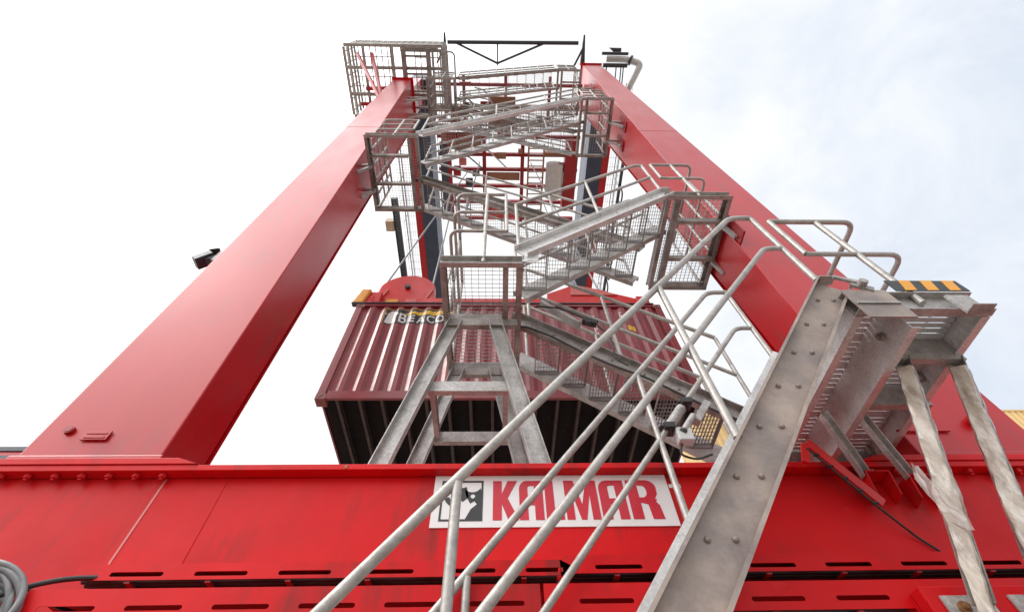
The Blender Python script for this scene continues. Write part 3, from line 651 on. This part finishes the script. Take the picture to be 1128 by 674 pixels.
# ------------------------------------------------------------------ spreader
sp = thing('spreader', 'bright red lifting spreader clamped on top of the maroon container', 'spreader', (.2, 6.4, CZ1))
MB().box(-2.55, 2.95, 5.36, 5.62, CZ1 + .10, CZ1 + .42).build('side_beam', 'brightred', sp, .01)
MB().box(-2.55, 2.95, 7.2, 7.46, CZ1 + .10, CZ1 + .42).build('side_beam', 'brightred', sp, .01)
for x in (-2.7, 2.95): MB().box(x - .12, x + .12, 5.25, 7.6, CZ1 + .06, CZ1 + .36).build('end_beam', 'brightred', sp, .01)
m = MB(); m.box(-1.2, 1.6, 5.7, 7.1, CZ1 + .3, CZ1 + .75); m.build('centre_frame', 'dkred', sp, .01)
m = MB(); m.sweep([(1.0, CZ1 + .42), (2.95, CZ1 + .42), (2.3, CZ1 + .72), (1.55, CZ1 + .95), (1.0, CZ1 + .62)], (0, 5.37, 0), (0, 5.6, 0), (1, 0, 0), (0, 0, 1)); m.build('raised_housing', 'brightred', sp, .01)
m = MB(); m.sweep([(1.5, CZ1 + .55), (2.5, CZ1 + .55), (2.2, CZ1 + .74), (1.55, CZ1 + .97)], (0, 5.345, 0), (0, 5.367, 0), (1, 0, 0), (0, 0, 1)); m.build('access_panel', 'pink', sp)
for xc in (-2.0,):
    pts = arc(xc, CZ1 + .72, .62, .68, 20, 160, 16)
    m = MB(); m.sweep([(xc - .62, CZ1 + .43)] + [(xc + .62, CZ1 + .43)] + pts, (0, 5.40, 0), (0, 5.58, 0), (1, 0, 0), (0, 0, 1)); s_ = m.build('sheave_guard', 'brightred', sp, .01)
    m = MB(); m.cyl((xc, 5.398, CZ1 + .88), (xc, 5.34, CZ1 + .88), .06, 16); m.build('sheave_pin', 'darkmetal', s_)
    for a in (.45, -.5): 
        m = MB(); m.bar((xc + a, 5.385, CZ1 + .44), (xc + a + .10, 5.385, CZ1 + .78), .04, .03, (0, 1, 0)); m.build('stiffener', 'pink', s_)
m = MB(); m.box(-2.35, -2.1, 5.34, 5.358, CZ1 + .14, CZ1 + .34); m.build('cover', 'amber', sp)
m = MB(); m.box(-1.95, -1.72, 5.34, 5.358, CZ1 + .14, CZ1 + .34); m.build('cover', 'pink', sp)
m = MB(); m.hexa([(-2.96, 5.20, CZ1 + .02), (-2.74, 5.20, CZ1 + .02), (-2.74, 5.34, CZ1 + .02), (-2.96, 5.34, CZ1 + .02)], [(-2.86, 5.20, CZ1 + .52), (-2.66, 5.20, CZ1 + .52), (-2.66, 5.34, CZ1 + .52), (-2.86, 5.34, CZ1 + .52)]); fo = m.build('flipper', 'amber', sp, .03)
m = MB(); m.box(-2.70, -2.44, 5.26, 5.45, CZ1 + .12, CZ1 + .5); m.build('flipper_arm', 'brightred', sp, .02)
m = MB(); m.box(-2.95, 3.1, 5.20, 5.30, CZ1 + .005, CZ1 + .03); m.build('edge_strip', 'darkmetal', sp)
me = lettering('SINGLE', .02)
mb = MB(); mb.add([(.35 + v.co.x * .2 , 5.358, CZ1 + .13 + v.co.y * .18) for v in me.vertices], [tuple(p.vertices) for p in me.polygons]); mb.build('lettering', 'black', sp)

# hoist ropes
TZ = 20.2
for lab, a, b in (('steel hoist rope at the left end of the spreader, leaning right', (-2.55, 5.5, 8.9), (-1.4, 6.6, TZ)), ('steel hoist rope left of the navy girder, rising from the sheave', (-1.5, 5.5, 8.7), (-1.9, 7.2, TZ)),
                  ('steel hoist rope just right of the sheave, beside the mesh landing', (-1.2, 5.5, 8.5), (-.9, 6.2, TZ)), ('slack thin rope right of the trolley ladder', (2.2, 5.5, 8.6), (1.3, 6.2, TZ)), ('steel hoist rope at the right end of the spreader', (2.5, 7.2, 8.4), (1.6, 7.2, TZ))):
    rebase(tag(MB().tube([a, b], .022, seg=8).build('hoist_rope', 'rope'), lab, 'rope', 'hoist ropes of the spreader'), a)

# ------------------------------------------------------------------ girders and trolley
def girder(label, x0, x1, outer):
    t = thing('main_girder', label, 'girder', ((x0 + x1) / 2, 14, 20.2), 'main girders over the yard')
    MB().box(x0, x1, 3.0, 27, 20.2, 21.9).build('box_section', 'navy', t, .01)
    xo = (x0 - .30, x0 - .003) if outer < 0 else (x1 + .003, x1 + .30)
    MB().box(*xo, 3.0, 27, 20.2, 20.32).build('edge_flange', 'redcol', t)
    w = (x0 - .9, x0 - .32) if outer < 0 else (x1 + .32, x1 + .9)
    MB().grating(w[0], w[1], 3.2, 26.8, 20.35, .09, .4, .03, .006).build('walkway', 'grate', t)
    m = MB()
    xr = w[0] if outer < 0 else w[1]
    for zz in (20.9, 21.45): m.tube([(xr, 3.2, zz), (xr, 26.8, zz)], .022, seg=8)
    m.build('walkway_rail', 'pipe', t)
    for k in range(13): MB().tube([(xr, 3.4 + 1.9 * k, 20.3), (xr, 3.4 + 1.9 * k, 21.45)], .02, seg=8).build('post', 'pipe', t)
    return t
girder('dark navy girder with a red outer edge behind the left landings', -3.6, -2.95, -1)
girder('dark navy girder with a red outer edge beside the right column', 3.75, 4.4, 1)
# energy chain
ec = thing('cable_chain', 'black ladder-like energy chain hanging along the outside of the left girder', 'cable chain', (-4.75, 9, 20.1))
for k in range(60):
    y = 7.8 + .1 * k
    MB().box(-4.85, -4.6, y, y + .06, 19.9, 20.1).build('chain_link', 'darkmetal', ec)
m = MB(); m.box(-4.86, -4.83, 7.8, 13.9, 19.88, 20.12); m.box(-4.62, -4.59, 7.8, 13.9, 19.88, 20.12); m.build('side_band', 'rubber', ec)
lb = thing('junction_box', 'small beige box beside the top of the energy chain', 'junction box', (-5.05, 9, 20.0))
MB().box(-5.25, -4.88, 8.85, 9.35, 19.85, 20.2).build('enclosure', 'beige', lb, .01); MB().box(-5.2, -4.93, 8.9, 9.3, 19.835, 19.847).build('lid', 'beige', lb)
# trolley
tl = thing('hoist_trolley', 'red framed hoist trolley high between the girders, seen through the stairs', 'trolley', (0, 7, 20))
def beamx(y, z, x0, x1, w=.14, h=.18, m='dkred'): MB().box(x0, x1, y - w / 2, y + w / 2, z, z + h).build('cross_beam', m, tl)
def beamy(x, z, y0, y1, w=.14, h=.18, m='dkred'): MB().box(x - w / 2, x + w / 2, y0, y1, z - .005, z + h + .005).build('side_beam', m, tl)
for y in (5.2, 5.95, 6.6, 7.35, 8.1, 8.9): beamx(y, 20.4, -2.7, 3.4)
for x in (-2.2, -.7, .95): beamy(x, 20.25, 5.0, 9.0, .16, .14)
m = MB(); m.box(-.6, .85, 6.7, 7.05, 20.35, 20.39); m.build('floor_panel', 'wood', tl)
m = MB(); m.box(-2.5, -.8, 5.0, 5.7, 20.3, 20.39); m.build('floor_panel', 'wood', tl)
m = MB(); m.box(-2.6, -2.25, 5.4, 8.6, 20.3, 20.39); m.build('floor_panel', 'navy', tl)
m = MB(); m.box(-.5, .6, 3.6, 4.9, 20.3, 20.39); m.build('floor_panel', 'wood', tl)
m = MB(); m.cyl((-.6, 8.4, 20.1), (.85, 8.4, 20.1), .4, 24); m.build('hoist_drum', 'brightred', tl)
m = MB(); m.cyl((2.35, 6.2, 20.1), (2.35, 7.7, 20.1), .38, 24); m.build('hoist_motor', 'palegrey', tl)
m = MB(); m.box(2.75, 3.3, 5.2, 8.3, 19.9, 20.38); m.build('gearbox', 'dkred', tl, .02)
m = MB(); m.box(1.9, 3.2, 5.75, 5.9, 20.1, 20.38); m.build('floor_panel', 'wood', tl)
for k, (x, y) in enumerate(((-2.0, 6.5), (-1.5, 7.0), (-1.75, 6.1), (-1.2, 6.6))):
    m = MB(); m.cyl((x, y, 19.9), (x + .3, y, 19.9), .22 - .03 * k, 18); m.build('sheave', ('dkred', 'rubber', 'pink', 'darkmetal')[k], tl)
for y in (3.2, 4.0, 4.6): beamx(y, 20.5, -2.6, 3.3, .12, .14)
for x in (-1.5, .2, 2.0): beamy(x, 20.7, 2.9, 5.1, .12, .12)
rnd = random.Random(11)
for k in range(16):
    x, y = rnd.uniform(-2.4, 2.6), rnd.uniform(3.0, 6.3); w_, d_ = rnd.uniform(.15, .7), rnd.uniform(.1, .35)
    MB().box(x, x + w_, y, y + d_, 20.02 + .012 * k, 20.23 + .004 * k).build('equipment_box', ('dkred', 'darkmetal', 'wood', 'palegrey', 'dkred')[k % 5], tl, .01)
for k in range(8):
    x, y = rnd.uniform(-2.3, 2.0), rnd.uniform(3.0, 6.0)
    MB().tube([(x, y, 20.0), (x + rnd.uniform(.3, 1.2), y + rnd.uniform(-.2, .3), 20.0), (x + rnd.uniform(.6, 1.4), y + rnd.uniform(.4, 1.0), 20.1)], .03, .1, 8).build('hydraulic_pipe', ('rubber', 'palegrey')[k % 2], tl)
mw = thing('maintenance_walkway', 'narrow silver walkway with rails crossing high between the column tops under the trolley', 'walkway', (.3, 4.2, 19.3))
for y in (3.9, 4.62): MB().channel((-2.7, y, 19.4), (3.3, y, 19.4), .16, .06, .01, (0, -1 if y < 4 else 1, 0), (0, 0, 1)).build('frame_channel', 'galv', mw)
MB().grating(-2.69, 3.29, 3.91, 4.61, 19.39, .10, .12, .03, .014).build('grating', 'galv', mw)
for y in (3.88, 4.64):
    for zz in (19.9, 20.15): MB().tube([(-2.7, y, zz), (3.3, y, zz)], .024, seg=8).build('guard_rail', 'pipe', mw)
    for k in range(13): MB().tube([(-2.65 + .49 * k, y, 19.4), (-2.65 + .49 * k, y, 20.15)], .022, seg=8).build('post', 'pipe', mw)
ld = thing('access_ladder', 'pale access ladder lying under the trolley beside the drum', 'ladder', (1.5, 7, 20.1))
for x in (1.2, 1.85): MB().box(x - .035, x + .035, 5.4, 8.8, 20.05, 20.15).build('stile', 'wood', ld)
for k in range(13): MB().box(1.24, 1.81, 5.55 + .25 * k, 5.6 + .25 * k, 20.08, 20.12).build('rung', 'galv', ld)
# cable festoon right of the right girder
fs_ = thing('festoon_rail', 'dark cable festoon hanging outside the right girder', 'festoon', (5.4, 8, 20))
m = MB(); m.box(5.3, 5.42, 5.0, 16, 20.25, 20.35); m.build('rail', 'darkmetal', fs_)
for k in range(9):
    y = 7.2 + .8 * k
    MB().tube([(5.36, y, 20.24), (5.36, y + .1, 19.6), (5.36, y + .6, 19.6), (5.36, y + .7, 20.24)], .035, .25, 8).build('cable_loop', 'rubber', fs_)

# ------------------------------------------------------------------ top of the tower
ap = thing('cage_platform', 'caged service platform with many bars around the top of the left column', 'platform', (-4.5, 3.2, 20.9))
PX0, PX1, PY0, PY1, PZ = -5.35, -2.0, 1.66, 3.95, 18.3
m = MB()
for y in (PY0, 2.35, 3.2, PY1): m.box(PX0, PX1, y - .05, y + .05, PZ - .14, PZ)
m.build('deck_beams', 'galv', ap)
for x in (PX0, -4.7, -3.75, PX1): MB().box(x - .05, x + .05, PY0 + .051, PY1 - .051, PZ - .16, PZ - .142).build('deck_joist', 'galv', ap)
MB().grating(PX0 + .05, -3.72, PY0 + .05, PY1 - .05, PZ + .03, .19, .30, .03, .030).build('deck_grating', 'galv', ap)
MB().grating(-2.98, PX1, PY0 + .05, PY1 - .05, PZ + .03, .19, .30, .03, .030).build('deck_grating', 'galv', ap)
for k, zz in enumerate((PZ + .4, PZ + .8, PZ + 1.2)):
    MB().tube([(PX0, PY1, zz), (PX0, PY0, zz), (PX1, PY0, zz), (PX1, PY1, zz)], .04, .15).build('guard_rail', 'pipe', ap)
for i in range(14):
    x = PX0 + .2 + (PX1 - PX0 - .4) * i / 13; MB().tube([(x, PY0, PZ), (x, PY0, PZ + 1.15)], .03, seg=8).build('post', 'pipe', ap)
for i in range(6):
    y = PY0 + .2 + (PY1 - PY0 - .4) * i / 5
    for x in (PX0, PX1): MB().tube([(x, y, PZ), (x, y, PZ + 1.15)], .022, seg=8).build('post', 'pipe', ap)
for x in (-4.9, -4.4):
    MB().bar((x, 1.9, PZ - .2), (-3.72 + .1 * (x + 4.9), 2.9, 15.6), .09, .09).build('support_strut', 'redcol', ap)
MB().bar((-4.75, 3.0, PZ - .25), (-3.7, 2.95, PZ - .25), .12, .12).build('support_strut', 'redcol', ap)
MB().bar((-5.0, 3.5, PZ - .25), (-3.7, 3.5, PZ - .25), .12, .12).build('support_strut', 'redcol', ap)
for x in (-3.32, -2.48):
    MB().box(x - .07, x + .07, PY0 + .06, 3.9, PZ - .36, PZ - .17).build('walkway_beam', 'galvdark', ap)
for y in (1.95, 2.5, 3.05, 3.6):
    MB().box(-3.249, -2.551, y - .03, y + .03, PZ - .34, PZ - .22).build('walkway_rung', 'galvdark', ap)
for k in range(4):
    o_ = .1 + .16 * k
    MB().tube([(-2.9 + o_, 3.7, PZ + .2 + .25 * k), (-2.9 + o_ * 1.6 + .3, 3.7, PZ + .7), (-2.9 + o_ * 1.6 + .3, 1.75 + .05 * k, PZ + .7), (-3.6, 1.75 + .05 * k, PZ + .7)], .03, .18).build('hoop_rail', 'pipe', ap)
# tie truss between the column tops
tt = thing('tie_truss', 'slim dark pipe truss spanning the sky between the two column tops', 'truss', (.5, 1.85, 22))
MB().tube([(-2.2, 1.85, 22), (3.2, 1.8, 22)], .075, seg=14).build('top_pipe', 'darkmetal', tt)
for x in (-1.9, 1.75): MB().tube([(x, 1.85, 22), (-.14, 2.55, 21.6)], .045, seg=10).build('brace', 'darkmetal', tt)
MB().tube([(-.14, 1.85, 22), (-.14, 2.62, 21.55)], .03, seg=10).build('spoke', 'darkmetal', tt)
for x, lab in ((-2.3, 'dark arm at the left end of the sky truss'), (3.42, 'dark pointed arm at the right end of the sky truss above the column')):
    a = thing('truss_arm', lab, 'arm', (x, 2.4, 21.9), 'arms holding the sky truss')
    m = MB(); m.hexa([(x - .1, 2.6, 21.8), (x + .1, 2.6, 21.8), (x + .03, 1.5, 21.95), (x - .03, 1.5, 21.95)], [(x - .1, 2.6, 22.0), (x + .1, 2.6, 22.0), (x + .03, 1.5, 22.05), (x - .03, 1.5, 22.05)]); m.build('tapered_arm', 'darkmetal', a)
    MB().bar((x - .35, 2.6, 21.75), (x, 1.95, 21.95), .08, .06).build('knee_brace', 'darkmetal', a)
hp = thing('vent_pipe', 'pale grey elbowed pipe with dark collar outside the right column top', 'pipe', (5.4, 3, 20))
MB().tube([(4.4, 2.35, 21.9), (5.3, 2.36, 21.9), (5.85, 2.5, 21.7), (5.3, 3.5, 21.2)], .13, .18, 16).build('elbow_pipe', 'palegrey', hp)
m = MB(); m.cyl((5.40, 2.38, 21.87), (5.47, 2.40, 21.84), .2, 20); m.build('collar', 'darkmetal', hp)
wp = thing('service_ledge', 'small dark ledge with hanging rods outside the right column top', 'ledge', (4.6, 2.7, 21.4))
m = MB(); m.box(4.12, 5.2, 2.05, 2.16, 21.4, 21.5); m.box(4.2, 5.2, 2.45, 2.6, 21.3, 21.4); m.build('beam', 'darkmetal', wp)
for x in (4.35, 4.75, 4.95, 5.05): MB().tube([(x, 2.55, 21.35), (x, 3.3, 21.2)], .025, seg=8).build('hanging_rod', 'darkmetal', wp)
m = MB(); m.hexa([(4.5, 1.95, 21.9), (5.0, 1.95, 21.9), (5.0, 2.1, 21.9), (4.7, 2.1, 21.9)], [(4.5, 1.95, 22.1), (5.0, 1.95, 22.1), (5.0, 2.1, 22.1), (4.7, 2.1, 22.1)]); m.build('gusset', 'darkmetal', wp)

# ------------------------------------------------------------------ sensor, camera and loose cables
ss = thing('sensor_unit', 'clamped metal sensor with black clamps and small box on the far lower handrail', 'sensor', (1.1, 2.5, 2.5))
yr_ = 2.585
rl = lambda x: .11 + S1 * x + .69
for x in (1.20, 1.40):
    m = MB(); c = V((x, yr_, rl(x))); d = V((1, 0, S1)).normalized(); m.cyl(c - d * .02, c + d * .02, .05, 12); m.box(x - .03, x + .045, yr_ - .06, yr_ + .05, rl(x) - .025, rl(x) + .02); m.build('clamp', 'rubber', ss)
m = MB(); d = V((1, 0, S1)).normalized(); c = V((1.30, yr_ - .005, rl(1.30))); m.cyl(c - d * .12, c + d * .10, .036, 16); m.build('sleeve', 'galv', ss)
m = MB(); c2 = c + V((.075, -.03, -.07)); m.cyl(c2 - d * .12, c2 + d * .06, .024, 14); m.build('sensor_body', 'galv', ss)
m = MB(); m.cyl(c2 - d * .15, c2 - d * .121, .03, 14); m.build('sensor_cap', 'rubber', ss)
m = MB(); m.bar(c + V((.27, 0, .12)), c + V((.13, 0, -.06)), .05, .075, (0, 1, 0)); m.build('bracket', 'galv', ss)
m = MB(); m.box(c.x - .06, c.x + .05, yr_ - .05, yr_ + .03, c.z - .25, c.z - .14); m.build('terminal_box', 'palegrey', ss, .008)
c = c + V((-.08, 0, .06))
MB().tube([(c.x + .05, yr_, c.z - .3), (c.x, yr_, c.z - .40), (c.x + .12, yr_ + .03, c.z - .42), (c.x + .25, yr_ + .05, c.z - .36)], .008, .05, 8).build('cable', 'rubber', ss)

cm = thing('camera_unit', 'black camera block with a grey arm and dangling cable above the flight before the container', 'camera', (.9, 3.4, 4.4))
m = MB(); m.bar((.52, 3.3, 4.92), (.95, 3.3, 4.46), .04, .10, (0, 1, 0)); m.build('arm', 'galv', cm)
m = MB(); m.hexa([(.98, 3.25, 4.50), (1.14, 3.25, 4.44), (1.14, 3.33, 4.44), (.98, 3.33, 4.50)], [(1.0, 3.25, 4.58), (1.18, 3.25, 4.50), (1.18, 3.33, 4.50), (1.0, 3.33, 4.58)]); m.build('body', 'rubber', cm, .01)
m = MB(); m.cyl((1.05, 3.26, 4.47), (1.03, 3.24, 4.41), .03, 14); m.build('lens', 'darkmetal', cm)
MB().tube([(.45, 3.26, 4.80), (.75, 3.25, 4.74), (1.0, 3.26, 4.56)], .012, .1, 8).build('cable', 'rubber', cm)
MB().tube([(1.13, 3.28, 4.48), (1.24, 3.27, 4.25), (1.28, 3.27, 4.02), (1.22, 3.265, 3.82), (1.36, 3.265, 3.70)], .010, .1, 8).build('cable', 'rubber', cm)
rebase(tag(MB().tube([(.12, 3.30, 4.5), (.16, 3.27, 4.38)] + [(.3 + .3 * i, 3.275, 4.40 - (.3 * i) * .748 + .03 * math.sin(i * 1.9)) for i in range(8)], .013, .08, 8).build('stair_cable', 'rubber'), 'black cable strapped along the stringer of the flight before the container', 'cable'), (.3, 3.28, 4.3))

# hose coil lower left
hc = thing('hose_coil', 'coil of grey hydraulic hoses at the lower left corner beside the trays', 'hose coil', (-2.85, 2.75, 1.2))
for k in range(8):
    rx, rz = .30 - .016 * k + .02 * math.sin(k * 2.3), .29 - .02 * k; pts = [(-2.72 + rx * math.cos(a), 2.60 + .014 * k + .02 * math.sin(3 * a + k), 1.07 + rz * math.sin(a) + .01 * math.cos(2 * a + k)) for a in [2 * math.pi * i / 36 for i in range(37)]]
    MB().tube(pts, .0165, .01, 12, steps=1).build('hose_loop', 'hose', hc)
for lab, pts, r in (('longer black cable rising right into the upper left tray', [(-2.75, 2.54, 1.02), (-2.62, 2.56, 1.13), (-2.44, 2.72, 1.33), (-2.2, 2.86, 1.40)], .014), ('thinner black cable entering the lower left tray', [(-2.85, 2.58, .86), (-2.62, 2.62, 1.0), (-2.44, 2.70, 1.13), (-2.2, 2.8, 1.13)], .013), ('second thin black cable above the lower left tray end', [(-2.72, 2.70, 1.34), (-2.52, 2.72, 1.27), (-2.40, 2.78, 1.22), (-2.2, 2.84, 1.18)], .011)):
    rebase(tag(MB().tube(pts, r, .15, 10).build('loose_cable', 'rubber'), lab, 'cable'), pts[0])

# ------------------------------------------------------------------ background: tan container stack and a far boom
def tan_stack():
    t = thing('storage_container', 'tan corrugated container on top of the far stack behind the right column', 'container', (11.5, 15, 11.5), 'tan containers stacked in the yard')
    x0, x1, y0, y1, z0 = 8.3, 14.36, 15.0, 17.44, 11.5
    xs = []; k = 0
    while x0 + .1 + k * .07 < x1 - .1: xs.append((x0 + .1 + k * .07, (0, 0, .036, .036)[k % 4])); k += 1
    n = len(xs)
    for yy, sg in ((y0 + .01, 1), (y1 - .01, -1)):
        MB().add([(x, yy + sg * d, z) for z in (z0 + .14, z0 + 2.5) for x, d in xs], [(i, i + 1, n + i + 1, n + i) for i in range(n - 1)]).build('side_wall', 'tan', t)
    m = MB()
    for yy in (y0, y1 - .06): m.box(x0, x1, yy, yy + .06, z0, z0 + .14); m.box(x0, x1, yy, yy + .06, z0 + 2.5, z0 + 2.59)
    m.build('frame_rail', 'tan', t)
    m = MB()
    for xx in (x0, x1 - .1):
        for yy in (y0, y1 - .1): m.box(xx, xx + .1, yy, yy + .1, z0 + .141, z0 + 2.499)
    m.build('corner_post', 'tan', t)
    MB().box(x0 + .02, x0 + .05, y0 + .1, y1 - .1, z0 + .1, z0 + 2.5).build('end_wall', 'tan', t); MB().box(x1 - .05, x1 - .02, y0 + .1, y1 - .1, z0 + .1, z0 + 2.5).build('end_wall', 'tan', t)
    m = MB(); m.box(x0 + .05, x1 - .05, y0 + .06, y1 - .06, z0 + 2.52, z0 + 2.56); m.build('roof', 'tan', t)
    return t
ta = tan_stack()
labs = {(1, 0): 'tan container on top of the far stack, at the right edge of the photo'}
for ix in range(3):
    for k in range(2):
        if (ix, k) == (0, 0): continue
        if k == 1 and ix == 1: pass
        o = ta.copy(); COL.objects.link(o); o.location = V(ta.location) + V((6.25 * ix, 0, -2.62 * k))
        o['label'] = ('tan container in the second tier of the far stack, partly behind the beam', 'tan container second from left on top of the far stack', 'tan container at the right edge of the photo on top of the far stack')[0 if k else ix]
        for c in list(ta.children):
            d = c.copy(); COL.objects.link(d); d.parent = o
fb = thing('far_boom', 'dark boom with a red middle band far behind the left column foot', 'boom', (-18, 14, 11.2))
m = MB(); m.box(-26, -14, 14, 14.6, 11.28, 11.46); m.build('upper_chord', 'darkmetal', fb)
m = MB(); m.box(-26, -14, 14, 14.6, 10.95, 11.07); m.build('lower_chord', 'darkmetal', fb)
m = MB(); m.box(-26, -17.1, 14.05, 14.5, 11.073, 11.277); m.build('red_panel', 'redcol', fb); m = MB(); m.box(-17.098, -14.05, 14.08, 14.5, 11.073, 11.277); m.build('black_panel', 'rubber', fb)
m = MB(); m.box(-25.9, -25.4, 14.0, 14.6, -H, 10.94); m.build('mast', 'darkmetal', fb)

for o in bpy.data.objects:
    if '_o' in o: del o['_o']

# ------------------------------------------------------------------ sky, sun, camera
SUN_EL, SUN_AZ = R(50), R(256)        # azimuth clockwise from +Y: high to the left, a little behind
sd = V((math.sin(SUN_AZ) * math.cos(SUN_EL), math.cos(SUN_AZ) * math.cos(SUN_EL), math.sin(SUN_EL)))
w = bpy.data.worlds.new('World'); scene.world = w; w.use_nodes = True
nt = w.node_tree; N, L = nt.nodes, nt.links
for n in list(N): N.remove(n)
out = N.new('ShaderNodeOutputWorld')
sky = N.new('ShaderNodeTexSky'); sky.sky_type = 'NISHITA'; sky.sun_disc = False; sky.sun_elevation = SUN_EL; sky.sun_rotation = SUN_AZ
bg1 = N.new('ShaderNodeBackground'); bg1.inputs['Strength'].default_value = .12; L.new(sky.outputs['Color'], bg1.inputs['Color'])
tc = N.new('ShaderNodeTexCoord')
nz = N.new('ShaderNodeTexNoise'); nz.inputs['Scale'].default_value = 4.2; nz.inputs['Detail'].default_value = 10; nz.inputs['Roughness'].default_value = .62; nz.inputs['Distortion'].default_value = .4
L.new(tc.outputs['Generated'], nz.inputs['Vector'])
sep = N.new('ShaderNodeVectorMath'); sep.operation = 'DOT_PRODUCT'; sep.inputs[1].default_value = (-.80, -.1, -.15)   # thinner cloud to the right
L.new(tc.outputs['Generated'], sep.inputs[0])
ad = N.new('ShaderNodeMath'); ad.operation = 'ADD'; L.new(nz.outputs['Fac'], ad.inputs[0]); L.new(sep.outputs['Value'], ad.inputs[1])
mr = N.new('ShaderNodeMapRange'); mr.inputs['From Min'].default_value = -.42; mr.inputs['From Max'].default_value = .22
L.new(ad.outputs['Value'], mr.inputs['Value'])
cr = N.new('ShaderNodeMix'); cr.data_type = 'RGBA'; cr.inputs['A'].default_value = (.60, .68, .80, 1); cr.inputs['B'].default_value = (1.02, 1.02, 1.02, 1)
L.new(mr.outputs['Result'], cr.inputs['Factor'])
gl = N.new('ShaderNodeVectorMath'); gl.operation = 'DOT_PRODUCT'; gl.inputs[1].default_value = V((-.62, -.34, .74)).normalized()   # bright veil of cloud round the hidden sun
L.new(tc.outputs['Generated'], gl.inputs[0])
gm = N.new('ShaderNodeMapRange'); gm.inputs['From Min'].default_value = .6; gm.inputs['From Max'].default_value = 1.0; gm.inputs['To Min'].default_value = 1.0; gm.inputs['To Max'].default_value = 3.2; gm.interpolation_type = 'SMOOTHSTEP'
L.new(gl.outputs['Value'], gm.inputs['Value'])
bg2 = N.new('ShaderNodeBackground'); L.new(gm.outputs['Result'], bg2.inputs['Strength']); L.new(cr.outputs['Result'], bg2.inputs['Color'])
ms = N.new('ShaderNodeMixShader'); ms.inputs['Fac'].default_value = .93
L.new(bg1.outputs['Background'], ms.inputs[1]); L.new(bg2.outputs['Background'], ms.inputs[2]); L.new(ms.outputs['Shader'], out.inputs['Surface'])

sl = bpy.data.lights.new('sun', 'SUN'); sl.energy = .9; sl.angle = R(14); sl.color = (1, .95, .88)
so = bpy.data.objects.new('sun', sl); COL.objects.link(so); so.rotation_euler = sd.to_track_quat('Z', 'Y').to_euler(); so.location = (0, 0, 40)

cam = bpy.data.cameras.new('camera'); co = bpy.data.objects.new('camera', cam); COL.objects.link(co)
f, cx, cy = 514., 564., 337.
U = V((552 - cx, -12 - cy, f)).normalized(); F = V((548 - cx, 1095 - cy, f)); F = (F - U * F.dot(U)).normalized(); X = U.cross(F)
if X.x < 0: X = -X
right, up, back = V((X[0], F[0], U[0])), -V((X[1], F[1], U[1])), -V((X[2], F[2], U[2]))
co.matrix_world = Matrix(((right.x, up.x, back.x, 0), (right.y, up.y, back.y, 0), (right.z, up.z, back.z, H), (0, 0, 0, 1)))
cam.sensor_width = 36; cam.lens = f * 36 / 1128; cam.clip_start = .05; cam.clip_end = 2000
scene.camera = co
scene.view_settings.view_transform = 'Standard'; scene.view_settings.look = 'None'; scene.view_settings.exposure = .2; scene.view_settings.gamma = 1
scene.render.engine = 'CYCLES'
